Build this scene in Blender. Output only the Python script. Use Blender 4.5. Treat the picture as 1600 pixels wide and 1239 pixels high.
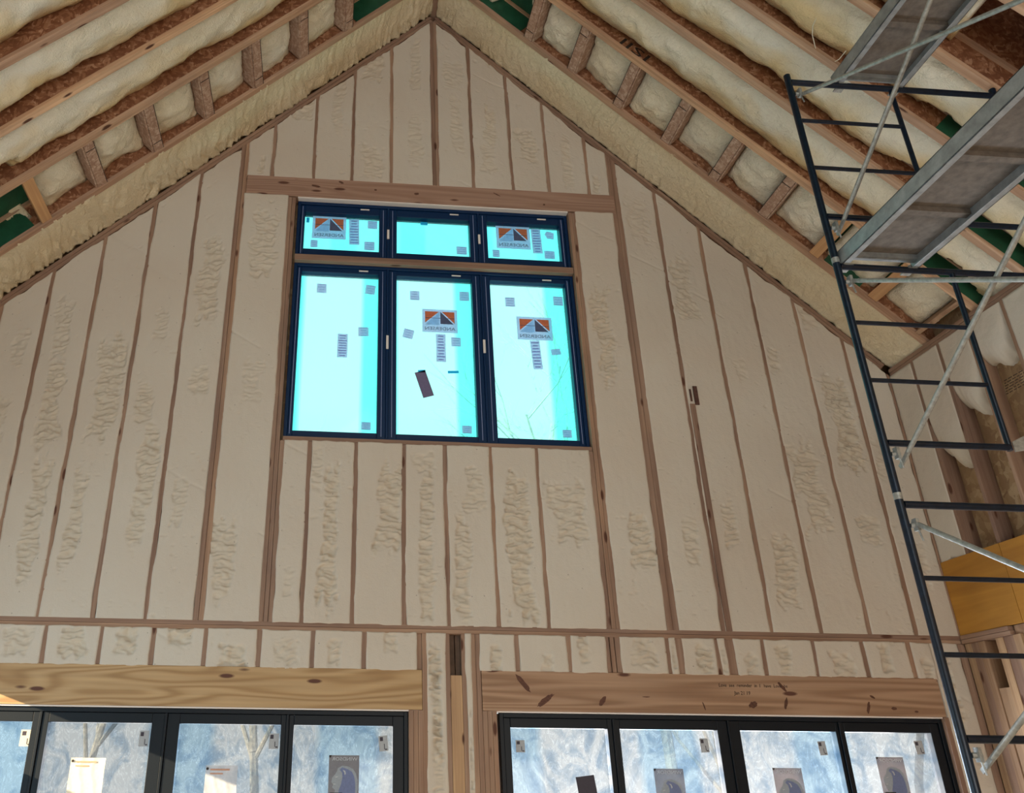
import bpy, bmesh, math, random
import numpy as np
from mathutils import Vector, Matrix
random.seed(7); RNG = np.random.default_rng(11)
for o in list(bpy.data.objects): bpy.data.objects.remove(o)
SC = bpy.context.scene; COL = SC.collection
# ------------------------------------------------------------------ camera, world, light
cam = bpy.data.cameras.new('camera'); co = bpy.data.objects.new('camera', cam); COL.objects.link(co)
cam.sensor_fit = 'HORIZONTAL'; cam.sensor_width = 36; cam.lens = 1280.14 / 1600 * 36
cam.shift_x = (800 - 603.0) / 1600; cam.shift_y = (620.8 - 619.5) / 1600
RC = Matrix(((0.99698478, -0.07719959, 0.00784639), (0.03941450, 0.41670801, -0.90818552), (0.06684190, 0.90575640, 0.41849433)))
co.matrix_world = Matrix.Translation((0, 0, 2)) @ Matrix((RC[0], -RC[1], -RC[2])).transposed().to_4x4()
cam.clip_end = 300
SC.camera = co
W = bpy.data.worlds.new('sky'); SC.world = W; W.use_nodes = True
bg = W.node_tree.nodes['Background']; bg.inputs[0].default_value = (0.93, 1.0, 1.0, 1); bg.inputs[1].default_value = 1.6
SC.view_settings.view_transform = 'Standard'; SC.view_settings.look = 'None'
SC.view_settings.gamma = 1; SC.view_settings.use_curve_mapping = False; SC.view_settings.exposure = 0.15
def area(name, loc, target, sx, sy, power, col):
    l = bpy.data.lights.new(name, 'AREA'); l.shape = 'RECTANGLE'; l.size = sx; l.size_y = sy; l.energy = power; l.color = col
    o = bpy.data.objects.new(name, l); COL.objects.link(o); o.location = loc
    o.rotation_euler = (Vector(target) - Vector(loc)).to_track_quat('-Z', 'Y').to_euler(); return o
sun = bpy.data.lights.new('sun', 'SUN'); sun.energy = 9.0; sun.angle = 0.006; sun.color = (1, 0.80, 0.50)
so = bpy.data.objects.new('sun', sun); COL.objects.link(so)
so.rotation_euler = Vector((1, 0.8, -0.34)).to_track_quat('-Z', 'Y').to_euler()
area('daylight_back_doors', (2.8, -4.9, 1.25), (3.4, 3, 2.3), 4.0, 2.1, 150, (1.0, 0.92, 0.82))
area('daylight_back_gable', (1.0, -4.9, 6.2), (1.0, 3, 5.6), 5.0, 3.2, 30, (1.0, 0.93, 0.86))
area('daylight_left_window', (-3.45, 3.2, 1.6), (1.0, 5.6, 3.6), 1.2, 2.2, 34, (0.36, 0.76, 1.0))
area('daylight_patio_left', (-1.1, 7.25, 1.3), (-0.9, 0, 2.2), 3.5, 2.2, 400, (0.98, 0.98, 1.0))
area('daylight_patio_right', (3.2, 7.25, 1.3), (3.0, 0, 2.2), 3.5, 2.2, 1300, (0.98, 0.98, 1.0))

D = 6.70; XR = 1.0; ZA = 10.0; XRW = 5.36; XLW = -3.36; Q = math.sqrt(0.5)
# ------------------------------------------------------------------ object helpers
def lab(o, label=None, cat=None, group=None, kind=None):
    for k, v in (('label', label), ('category', cat), ('group', group), ('kind', kind)):
        if v: o[k] = v
    return o
def link(name, me, mat, parent=None):
    if mat is not None and not me.materials: me.materials.append(mat)
    o = bpy.data.objects.new(name, me); COL.objects.link(o)
    if parent:
        o.parent = parent; o.matrix_parent_inverse = Matrix.Translation(-parent.location)
    return o
def empty(name, loc):
    o = bpy.data.objects.new(name, None); COL.objects.link(o); o.location = loc; o.empty_display_size = 0.1; return o
class MB:
    def __init__(s): s.v = []; s.f = []; s.m = []
    def add(s, vs, fs, mi=0):
        n = len(s.v); s.v += [tuple(v) for v in vs]; s.f += [tuple(i + n for i in f) for f in fs]; s.m += [mi] * len(fs)
    def hexa(s, p, mi=0):      # 8 points: bottom 4 (ccw), top 4
        s.add(p, [(3, 2, 1, 0), (4, 5, 6, 7), (0, 1, 5, 4), (1, 2, 6, 5), (2, 3, 7, 6), (3, 0, 4, 7)], mi)
    def box(s, x0, x1, y0, y1, z0, z1, mi=0):
        s.hexa([(x0, y0, z0), (x1, y0, z0), (x1, y1, z0), (x0, y1, z0), (x0, y0, z1), (x1, y0, z1), (x1, y1, z1), (x0, y1, z1)], mi)
    def tube(s, a, b, r, n=14, r2=None, mi=0, cap=True):
        a = Vector(a); b = Vector(b); d = (b - a).normalized(); r2 = r if r2 is None else r2
        u = d.orthogonal().normalized(); w = d.cross(u); k = len(s.v)
        for c, rr in ((a, r), (b, r2)):
            for i in range(n):
                t = 2 * math.pi * i / n; s.v.append(tuple(c + u * rr * math.cos(t) + w * rr * math.sin(t)))
        for i in range(n):
            j = (i + 1) % n; s.f.append((k + i, k + j, k + n + j, k + n + i)); s.m.append(mi)
        if cap:
            s.f.append(tuple(k + i for i in reversed(range(n)))); s.f.append(tuple(k + n + i for i in range(n))); s.m += [mi, mi]
    def poly(s, pts, y0, y1, mi=0):      # xz polygon (ccw seen from -y) extruded in y
        n = len(pts)
        s.add([(x, y0, z) for x, z in pts] + [(x, y1, z) for x, z in pts],
              [tuple(range(n)), tuple(n + i for i in reversed(range(n)))] + [(i, n + i, n + (i + 1) % n, (i + 1) % n) for i in range(n)], mi)
    def build(s, name, mats, parent=None, smooth=False, bevel=0.0, origin=None):
        me = bpy.data.meshes.new(name)
        vs = np.array(s.v, float)
        if parent is None:
            if origin is None:
                origin = ((vs[:, 0].min() + vs[:, 0].max()) / 2, (vs[:, 1].min() + vs[:, 1].max()) / 2, vs[:, 2].min())
            vs = vs - np.array(origin)
        me.from_pydata(vs.tolist(), [], s.f); 
        if not isinstance(mats, (list, tuple)): mats = [mats]
        for m in mats: me.materials.append(m)
        me.polygons.foreach_set('material_index', s.m)
        if smooth: me.polygons.foreach_set('use_smooth', [True] * len(s.f))
        bm = bmesh.new(); bm.from_mesh(me); bmesh.ops.recalc_face_normals(bm, faces=bm.faces); bm.to_mesh(me); bm.free()
        me.update(); o = link(name, me, None, parent)
        if parent is None: o.location = origin
        if smooth:
            md = o.modifiers.new('es', 'EDGE_SPLIT'); md.split_angle = math.radians(40)
        if bevel:
            md = o.modifiers.new('bevel', 'BEVEL'); md.width = bevel; md.segments = 2; md.limit_method = 'ANGLE'; md.angle_limit = math.radians(50)
        return o
def ordw(n): return ['zeroth', 'first', 'second', 'third', 'fourth', 'fifth', 'sixth', 'seventh', 'eighth', 'ninth', 'tenth', 'eleventh', 'twelfth', 'thirteenth', 'fourteenth'][n]

# ------------------------------------------------------------------ materials
def newmat(name):
    m = bpy.data.materials.new(name); m.use_nodes = True; nt = m.node_tree
    return m, nt, nt.nodes['Principled BSDF']
def N(nt, t, **kw):
    n = nt.nodes.new(t)
    for k, v in kw.items(): setattr(n, k, v)
    return n
def ramp(nt, stops):
    r = N(nt, 'ShaderNodeValToRGB'); e = r.color_ramp.elements
    while len(e) < len(stops): e.new(0.5)
    for i, (p, c) in enumerate(stops): e[i].position = p; e[i].color = (*c, 1)
    return r
def setb(b, **kw):
    for k, v in kw.items(): b.inputs[k.replace('_', ' ')].default_value = v
def noise(nt, vec, scale, detail=4, rough=0.55, dist=0.0):
    n = N(nt, 'ShaderNodeTexNoise'); n.inputs['Scale'].default_value = scale; n.inputs['Detail'].default_value = detail
    n.inputs['Roughness'].default_value = rough; n.inputs['Distortion'].default_value = dist
    if vec is not None: nt.links.new(vec, n.inputs['Vector'])
    return n
def posvec(nt, scale=(1, 1, 1), rot=(0, 0, 0)):
    g = N(nt, 'ShaderNodeNewGeometry'); m = N(nt, 'ShaderNodeMapping', vector_type='TEXTURE')
    m.inputs['Rotation'].default_value = rot
    m2 = N(nt, 'ShaderNodeMapping'); m2.inputs['Scale'].default_value = scale
    nt.links.new(g.outputs['Position'], m.inputs['Vector']); nt.links.new(m.outputs[0], m2.inputs['Vector']); return m2.outputs[0]
def mixc(nt, fac, a, b, mode='MIX'):
    m = N(nt, 'ShaderNodeMix', data_type='RGBA', blend_type=mode)
    for sock, v in ((m.inputs[0], fac), (m.inputs[6], a), (m.inputs[7], b)):
        if isinstance(v, (tuple, list)): sock.default_value = (*v, 1)
        elif isinstance(v, (int, float)): sock.default_value = v
        else: nt.links.new(v, sock)
    return m.outputs[2]
def bump(nt, b, h, strength, dist=0.01):
    bp = N(nt, 'ShaderNodeBump'); bp.inputs['Strength'].default_value = strength; bp.inputs['Distance'].default_value = dist
    nt.links.new(h, bp.inputs['Height']); nt.links.new(bp.outputs[0], b.inputs['Normal'])
def wood(name, axis, dark=(0.235, 0.125, 0.075), light=(0.40, 0.245, 0.155), grain=26, knots=True, contrast=1.0):
    m, nt, b = newmat(name)
    sc = {'x': (0.7, grain, grain), 'y': (grain, 0.7, grain), 'z': (grain, grain, 0.7), 'l': (0.7, grain, grain), 'r': (0.7, grain, grain)}[axis]
    rot = {'l': (0, -math.pi / 4, 0), 'r': (0, math.pi / 4, 0)}.get(axis, (0, 0, 0))
    v = posvec(nt, sc, rot)
    n1 = noise(nt, v, 1.0, 3, 0.6, 0.6); n2 = noise(nt, posvec(nt, (1.3, 1.3, 1.3)), 1.0, 3)
    r = ramp(nt, [(0.30, dark), (0.52, tuple((a + c) / 2 for a, c in zip(dark, light))), (0.68, light)]); nt.links.new(n1.outputs[0], r.inputs[0])
    oi = N(nt, 'ShaderNodeObjectInfo')
    r2 = ramp(nt, [(0, (0.72, 0.68, 0.70)), (0.5, (0.95, 0.95, 0.95)), (1, (1.12, 1.08, 1.0))]); nt.links.new(oi.outputs['Random'], r2.inputs[0])
    c = mixc(nt, 0.8, r.outputs[0], r2.outputs[0], 'MULTIPLY')
    r3 = ramp(nt, [(0.35, (0.80, 0.78, 0.8)), (0.65, (1.08, 1.05, 1.0))]); nt.links.new(n2.outputs[0], r3.inputs[0])
    c = mixc(nt, 0.8, c, r3.outputs[0], 'MULTIPLY')
    if knots:
        vo = N(nt, 'ShaderNodeTexVoronoi', feature='F1'); vo.inputs['Scale'].default_value = 1.0; vo.inputs['Randomness'].default_value = 1
        ks = {'x': (2.6, 9, 9), 'y': (9, 2.6, 9), 'z': (9, 9, 2.6), 'l': (2.6, 9, 9), 'r': (2.6, 9, 9)}[axis]
        nt.links.new(posvec(nt, ks, rot), vo.inputs['Vector'])
        kr = ramp(nt, [(0.0, (1, 1, 1)), (0.10, (1, 1, 1)), (0.16, (0, 0, 0))]); nt.links.new(vo.outputs['Distance'], kr.inputs[0])
        c = mixc(nt, kr.outputs[0], c, (0.09, 0.03, 0.015))
    nt.links.new(c, b.inputs['Base Color']); setb(b, Roughness=0.75)
    bump(nt, b, n1.outputs[0], 0.25, 0.003)
    return m
PINK = dict(dark=(0.25, 0.145, 0.10), light=(0.385, 0.255, 0.185))
M_wx = wood('lumber_along_x', 'x', **PINK); M_wy = wood('lumber_along_y', 'y', **PINK)
M_wz = wood('lumber_upright', 'z', **PINK)
M_wl = wood('flange_left_slope', 'l', dark=(0.42, 0.25, 0.16), light=(0.70, 0.48, 0.335)); M_wr = wood('flange_right_slope', 'r', dark=(0.42, 0.25, 0.16), light=(0.70, 0.48, 0.335))
M_pg = wood('golden_block', 'y', dark=(0.50, 0.27, 0.13), light=(0.68, 0.42, 0.22))
M_pl_l = wood('plate_left_slope', 'l', **PINK); M_pl_r = wood('plate_right_slope', 'r', **PINK)
M_post = wood('pale_post', 'z', dark=(0.36, 0.22, 0.13), light=(0.52, 0.35, 0.21))
def header_mat(name, c0, c1, c2, gs=(0.40, 1, 3.2)):
    m, nt, b = newmat(name)
    nz = noise(nt, posvec(nt, gs), 1.0, 2, 0.5, 0.25)
    w = N(nt, 'ShaderNodeMath', operation='MULTIPLY'); w.inputs[1].default_value = 95; nt.links.new(nz.outputs[0], w.inputs[0])
    s = N(nt, 'ShaderNodeMath', operation='SINE'); nt.links.new(w.outputs[0], s.inputs[0])
    a = N(nt, 'ShaderNodeMath', operation='MULTIPLY_ADD'); a.inputs[1].default_value = 0.5; a.inputs[2].default_value = 0.5; nt.links.new(s.outputs[0], a.inputs[0])
    fine = noise(nt, posvec(nt, (1, 40, 40)), 1.0, 3)
    r = ramp(nt, [(0.0, c0), (0.45, c1), (1.0, c2)]); nt.links.new(a.outputs[0], r.inputs[0])
    r2 = ramp(nt, [(0.3, (0.84, 0.82, 0.8)), (0.7, (1.06, 1.04, 1.0))]); nt.links.new(fine.outputs[0], r2.inputs[0])
    c = mixc(nt, 0.8, r.outputs[0], r2.outputs[0], 'MULTIPLY')
    vo = N(nt, 'ShaderNodeTexVoronoi', feature='F1'); vo.inputs['Scale'].default_value = 1; nt.links.new(posvec(nt, (2.0, 3, 7)), vo.inputs['Vector'])
    kr = ramp(nt, [(0, (1, 1, 1)), (0.09, (1, 1, 1)), (0.14, (0, 0, 0))]); nt.links.new(vo.outputs['Distance'], kr.inputs[0])
    c = mixc(nt, kr.outputs[0], c, (0.10, 0.035, 0.02))
    nt.links.new(c, b.inputs['Base Color']); setb(b, Roughness=0.7); bump(nt, b, fine.outputs[0], 0.2, 0.003)
    return m
M_hdl = header_mat('golden_header_grain', (0.36, 0.215, 0.10), (0.45, 0.29, 0.145), (0.50, 0.335, 0.18))
M_hdr = header_mat('brown_header_grain', (0.29, 0.165, 0.10), (0.36, 0.22, 0.14), (0.42, 0.265, 0.175), (0.13, 1, 3.6))
M_hdu = header_mat('rosy_header_grain', (0.31, 0.18, 0.13), (0.345, 0.21, 0.155), (0.385, 0.24, 0.18), (0.2, 1, 3.2))
def osb(name, c0, c1, c2, sc=22):
    m, nt, b = newmat(name)
    nz = noise(nt, posvec(nt), 5, 2)
    v = mixc(nt, 0.12, posvec(nt), nz.outputs['Color'], 'ADD')
    cols = []
    for k, s in enumerate(((sc * 0.5, sc * 1.6, sc), (sc * 1.5, sc * 0.6, sc * 0.8))):
        mp = N(nt, 'ShaderNodeMapping'); mp.inputs['Scale'].default_value = s; mp.inputs['Rotation'].default_value = (0.4 + k, 0.7, 0.3 + k); nt.links.new(v, mp.inputs[0])
        vo = N(nt, 'ShaderNodeTexVoronoi', feature='F1', distance='CHEBYCHEV'); vo.inputs['Scale'].default_value = 1; nt.links.new(mp.outputs[0], vo.inputs['Vector'])
        sp = N(nt, 'ShaderNodeSeparateColor'); nt.links.new(vo.outputs['Color'], sp.inputs[0]); cols.append(sp.outputs[0])
    a = N(nt, 'ShaderNodeMath', operation='MULTIPLY'); nt.links.new(cols[0], a.inputs[0]); nt.links.new(cols[1], a.inputs[1])
    r = ramp(nt, [(0.0, c0), (0.35, c1), (0.9, c2)]); nt.links.new(a.outputs[0], r.inputs[0])
    nt.links.new(r.outputs[0], b.inputs['Base Color']); setb(b, Roughness=0.8); bump(nt, b, a.outputs[0], 0.3, 0.004)
    return m
M_osb = osb('oriented_strand_board', (0.20, 0.075, 0.035), (0.34, 0.155, 0.08), (0.52, 0.30, 0.19), 30)
M_osbw = osb('wall_sheathing_board', (0.26, 0.15, 0.08), (0.36, 0.23, 0.12), (0.46, 0.32, 0.19), 14)
M_blk = osb('rim_block_board', (0.34, 0.20, 0.145), (0.46, 0.31, 0.235), (0.58, 0.42, 0.34), 42)
def foam(name, base, yel, skin, cut=False):
    m, nt, b = newmat(name)
    n0 = noise(nt, posvec(nt), 1.1, 3, 0.5); n1 = noise(nt, posvec(nt), 9 if cut else 13, 6, 0.65, 0.0 if cut else 0.8); n2 = noise(nt, posvec(nt, (1, 1, 1)), 55, 4, 0.7)
    r = ramp(nt, [(0.35, base), (0.65, skin)]); nt.links.new(n0.outputs[0], r.inputs[0])
    at = N(nt, 'ShaderNodeAttribute', attribute_name='raw_and_shade')
    c = mixc(nt, at.outputs['Fac'], r.outputs[0], yel)
    if cut:      # dried pits and specks left by the trimming saw
        vo = N(nt, 'ShaderNodeTexVoronoi', feature='F1'); vo.inputs['Scale'].default_value = 9; nt.links.new(posvec(nt), vo.inputs['Vector'])
        pr = ramp(nt, [(0, (1, 1, 1)), (0.035, (0.7, 0.7, 0.7)), (0.06, (0, 0, 0))]); nt.links.new(vo.outputs['Distance'], pr.inputs[0])
        c = mixc(nt, pr.outputs[0], c, tuple(x * 0.5 for x in base))
    nt.links.new(c, b.inputs['Base Color']); setb(b, Roughness=0.85 if cut else 0.6)
    if not cut: b.inputs['Subsurface Weight'].default_value = 0.0
    ad = N(nt, 'ShaderNodeMath', operation='ADD'); nt.links.new(n1.outputs[0], ad.inputs[0])
    mu = N(nt, 'ShaderNodeMath', operation='MULTIPLY'); mu.inputs[1].default_value = 0.5; nt.links.new(n2.outputs[0], mu.inputs[0]); nt.links.new(mu.outputs[0], ad.inputs[1])
    bump(nt, b, ad.outputs[0], 0.40 if cut else 0.9, 0.010 if cut else 0.03)
    return m
M_fw = foam('trimmed_spray_foam', (0.575, 0.50, 0.425), (0.56, 0.46, 0.33), (0.60, 0.54, 0.47), True)
M_fr = foam('lit_spray_foam_skin', (0.90, 0.82, 0.65), (0.84, 0.65, 0.36), (0.93, 0.89, 0.78))  # skin tone, base lifted so the colour carries the roof's brighter light
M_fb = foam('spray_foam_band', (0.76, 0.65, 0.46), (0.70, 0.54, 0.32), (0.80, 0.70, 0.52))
def plain(name, col, rough=0.6, metal=0.0, nscale=0, namt=0.15, bmp=0):
    m, nt, b = newmat(name)
    if nscale:
        n = noise(nt, posvec(nt), nscale, 5, 0.6); r = ramp(nt, [(0.3, tuple(x * (1 - namt) for x in col)), (0.7, tuple(min(1, x * (1 + namt)) for x in col))])
        nt.links.new(n.outputs[0], r.inputs[0]); nt.links.new(r.outputs[0], b.inputs['Base Color'])
        if bmp: bump(nt, b, n.outputs[0], bmp, 0.004)
    else: b.inputs['Base Color'].default_value = (*col, 1)
    setb(b, Roughness=rough, Metallic=metal); return m
M_green = plain('green_roof_sheathing', (0.012, 0.085, 0.045), 0.5, 0, 6, 0.3)
M_frame = plain('black_window_frame', (0.003, 0.006, 0.011), 0.45)
M_frameu = plain('blue_black_window_frame', (0.001, 0.020, 0.075), 0.4)
for _m in (M_frame, M_frameu): _m.node_tree.nodes['Principled BSDF'].inputs['Specular IOR Level'].default_value = 0.25
M_bead = plain('pale_blue_glazing_bead', (0.30, 0.36, 0.62), 0.4)
M_flash = plain('white_flashing_strip', (0.75, 0.70, 0.68), 0.6)
M_navy = plain('navy_scaffold_paint', (0.004, 0.012, 0.028), 0.32, 0.2, 30, 0.4)
M_galv = plain('galvanised_steel', (0.36, 0.36, 0.34), 0.42, 0.35, 40, 0.3, 0.2)
M_alu = plain('aluminium_rail', (0.34, 0.36, 0.37), 0.40, 0.4, 14, 0.25, 0.1)
M_deckp = plain('weathered_plank_underside', (0.15, 0.125, 0.105), 0.8, 0, 22, 0.25, 0.2)
M_ply = wood('orange_plywood', 'y', dark=(0.36, 0.155, 0.018), light=(0.52, 0.25, 0.035), grain=7, knots=False)
M_floor = wood('plywood_subfloor', 'y', dark=(0.52, 0.40, 0.27), light=(0.66, 0.53, 0.38), grain=6, knots=False)
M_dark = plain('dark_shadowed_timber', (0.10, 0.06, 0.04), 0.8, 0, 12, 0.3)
M_rust = plain('rusty_nail_plate', (0.10, 0.045, 0.035), 0.7, 0.3, 30, 0.4)
M_knot = plain('dark_knot', (0.10, 0.038, 0.022), 0.7, 0, 60, 0.35)
M_ink = plain('black_marker_ink', (0.02, 0.012, 0.01), 0.7)
M_bark = plain('grey_bark', (0.50, 0.52, 0.52), 0.9, 0, 8, 0.3)
M_ground = plain('winter_ground', (0.30, 0.28, 0.22), 0.9, 0, 2, 0.3)
M_ext = plain('house_wrap', (0.6, 0.6, 0.6), 0.7)
def paper(name, col, tr=0.45):
    m, nt, b = newmat(name); nt.nodes.remove(b); out = nt.nodes['Material Output']
    n = noise(nt, posvec(nt), 60, 3); r = ramp(nt, [(0.3, tuple(x * 0.88 for x in col)), (0.7, col)]); nt.links.new(n.outputs[0], r.inputs[0])
    d = N(nt, 'ShaderNodeBsdfDiffuse'); t = N(nt, 'ShaderNodeBsdfTranslucent'); mx = N(nt, 'ShaderNodeMixShader'); mx.inputs[0].default_value = tr
    for s in (d, t): nt.links.new(r.outputs[0], s.inputs[0])
    nt.links.new(d.outputs[0], mx.inputs[1]); nt.links.new(t.outputs[0], mx.inputs[2]); nt.links.new(mx.outputs[0], out.inputs[0]); return m
M_pl = paper('lavender_label_paper', (0.80, 0.80, 1.0), 0.72); M_plt = paper('label_print_dark', (0.48, 0.50, 0.78), 0.7)
M_or = paper('orange_label_ink', (1.0, 0.42, 0.24), 0.75); M_sl = paper('sky_blue_label_ink', (0.75, 0.90, 1.0), 0.8); M_sd = paper('slate_label_ink', (0.24, 0.26, 0.38), 0.6)
M_gp = paper('grey_poster_paper', (0.34, 0.315, 0.32)); M_pw = paper('white_print', (0.85, 0.87, 0.9)); M_lb = paper('poster_blue_ink', (0.34, 0.40, 0.66)); M_lf = paper('poster_pale_ink', (0.58, 0.63, 0.70))
M_cream = paper('cream_paper', (0.80, 0.74, 0.60), 0.06); M_card = paper('dark_card', (0.09, 0.08, 0.10), 0.1); M_mauve = paper('mauve_card', (0.26, 0.22, 0.36), 0.3)
M_tape = paper('blue_tape', (0.10, 0.60, 0.85), 0.75); M_red = paper('red_print', (0.66, 0.38, 0.28), 0.04); M_white = paper('white_label_paper', (0.50, 0.51, 0.54), 0.10)
def glass(name, tint, tint2, haze, hazecol, strips, mott=0.0):
    m, nt, b = newmat(name); nt.nodes.remove(b); out = nt.nodes['Material Output']
    g = N(nt, 'ShaderNodeNewGeometry'); sx = N(nt, 'ShaderNodeSeparateXYZ'); nt.links.new(g.outputs['Position'], sx.inputs[0])
    # overlapping strips of clear protective film
    ph = N(nt, 'ShaderNodeMath', operation='MULTIPLY_ADD'); ph.inputs[1].default_value = strips[0]; ph.inputs[2].default_value = strips[1]; nt.links.new(sx.outputs[0], ph.inputs[0])
    sn = N(nt, 'ShaderNodeMath', operation='SINE'); nt.links.new(ph.outputs[0], sn.inputs[0])
    mr = N(nt, 'ShaderNodeMapRange'); mr.inputs[1].default_value = 0.25; mr.inputs[2].default_value = 0.55; nt.links.new(sn.outputs[0], mr.inputs[0])
    c = mixc(nt, mr.outputs[0], tint, tint2)
    tr = N(nt, 'ShaderNodeBsdfTransparent')
    if mott:
        n1 = noise(nt, posvec(nt, (1, 1, 0.8)), 5.0, 7, 0.68, 1.2)
        r = ramp(nt, [(0.36, (1 - mott, 1 - mott * 0.75, 1 - mott * 0.5)), (0.55, (1, 1, 1))]); nt.links.new(n1.outputs[0], r.inputs[0])
        c = mixc(nt, 1.0, c, r.outputs[0], 'MULTIPLY')
        n3 = noise(nt, posvec(nt, (1, 1, 0.5)), 9.0, 4, 0.6, 3.5)      # creases in the film
        r3 = ramp(nt, [(0.48, (0, 0, 0)), (0.5, (1, 1, 1)), (0.52, (0, 0, 0))]); nt.links.new(n3.outputs[0], r3.inputs[0])
        c = mixc(nt, 0.16, c, r3.outputs[0], 'ADD')
    nt.links.new(c, tr.inputs[0])
    tl = N(nt, 'ShaderNodeBsdfTranslucent'); tl.inputs[0].default_value = (*hazecol, 1)
    mx = N(nt, 'ShaderNodeMixShader'); mx.inputs[0].default_value = haze; nt.links.new(tr.outputs[0], mx.inputs[1]); nt.links.new(tl.outputs[0], mx.inputs[2])
    gl = N(nt, 'ShaderNodeBsdfGlossy'); gl.inputs['Roughness'].default_value = 0.05
    m2 = N(nt, 'ShaderNodeMixShader'); m2.inputs[0].default_value = 0.03; nt.links.new(mx.outputs[0], m2.inputs[1]); nt.links.new(gl.outputs[0], m2.inputs[2])
    nt.links.new(m2.outputs[0], out.inputs[0]); return m
M_gu = glass('filmed_glass_upper', (0.58, 0.96, 0.92), (0.29, 0.95, 0.90), 0.15, (0.8, 1, 1), (7.0, -1.5))
M_gt = glass('filmed_glass_transom', (0.36, 0.92, 0.90), (0.30, 0.92, 0.90), 0.12, (0.8, 1, 1), (9.0, 1.0))
M_gl = glass('filmed_glass_lower', (0.49, 0.49, 0.485), (0.38, 0.45, 0.49), 0.012, (0.9, 0.93, 0.96), (5.0, 0.4), 0.42)

# ------------------------------------------------------------------ noise in numpy
_T = RNG.random((256, 256))
def vn(x, y):
    xi = np.floor(x).astype(int); yi = np.floor(y).astype(int); fx = x - xi; fy = y - yi
    fx = fx * fx * (3 - 2 * fx); fy = fy * fy * (3 - 2 * fy)
    a = _T[xi & 255, yi & 255]; b = _T[(xi + 1) & 255, yi & 255]; c = _T[xi & 255, (yi + 1) & 255]; d = _T[(xi + 1) & 255, (yi + 1) & 255]
    return (a * (1 - fx) + b * fx) * (1 - fy) + (c * (1 - fx) + d * fx) * fy - 0.5
def fbm(x, y, o=4):
    s = 0; a = 1.0
    for k in range(o): s = s + a * vn(x * 2 ** k + 17.3 * k, y * 2 ** k + 9.1 * k); a *= 0.5
    return s
def gridmesh(name, P, mat, parent=None, raw_and_shade=None, smooth=True):
    nu, nv = P.shape[:2]; vs = P.reshape(-1, 3)
    if parent is None:
        org = np.array([(vs[:, 0].min() + vs[:, 0].max()) / 2, (vs[:, 1].min() + vs[:, 1].max()) / 2, vs[:, 2].min()]); vs = vs - org
    i, j = np.meshgrid(np.arange(nu - 1), np.arange(nv - 1), indexing='ij'); a = (i * nv + j).ravel()
    F = np.stack([a, a + nv, a + nv + 1, a + 1], 1)
    me = bpy.data.meshes.new(name); me.vertices.add(len(vs)); me.vertices.foreach_set('co', vs.ravel().astype(np.float32))
    me.loops.add(F.size); me.loops.foreach_set('vertex_index', F.ravel().astype(np.int32))
    me.polygons.add(len(F)); me.polygons.foreach_set('loop_start', (np.arange(len(F)) * 4).astype(np.int32)); me.polygons.foreach_set('loop_total', np.full(len(F), 4, np.int32))
    me.polygons.foreach_set('use_smooth', np.full(len(F), smooth)); me.update(calc_edges=True)
    if raw_and_shade is not None:
        at = me.attributes.new('raw_and_shade', 'FLOAT', 'POINT'); at.data.foreach_set('value', raw_and_shade.ravel().astype(np.float32))
    o = link(name, me, mat, parent)
    if parent is None: o.location = org
    return o
def skirt(P, back):      # duplicate the border with the back position
    P = np.concatenate([P[:1], P, P[-1:]], 0); P = np.concatenate([P[:, :1], P, P[:, -1:]], 1)
    back(P, np.s_[0, :]); back(P, np.s_[-1, :]); back(P, np.s_[:, 0]); back(P, np.s_[:, -1]); return P
def pad(a): a = np.concatenate([a[:1], a, a[-1:]], 0); return np.concatenate([a[:, :1], a, a[:, -1:]], 1)
def ztop(x): return ZA - np.abs(x - XR) - 0.108
_pc = [0]
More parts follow.
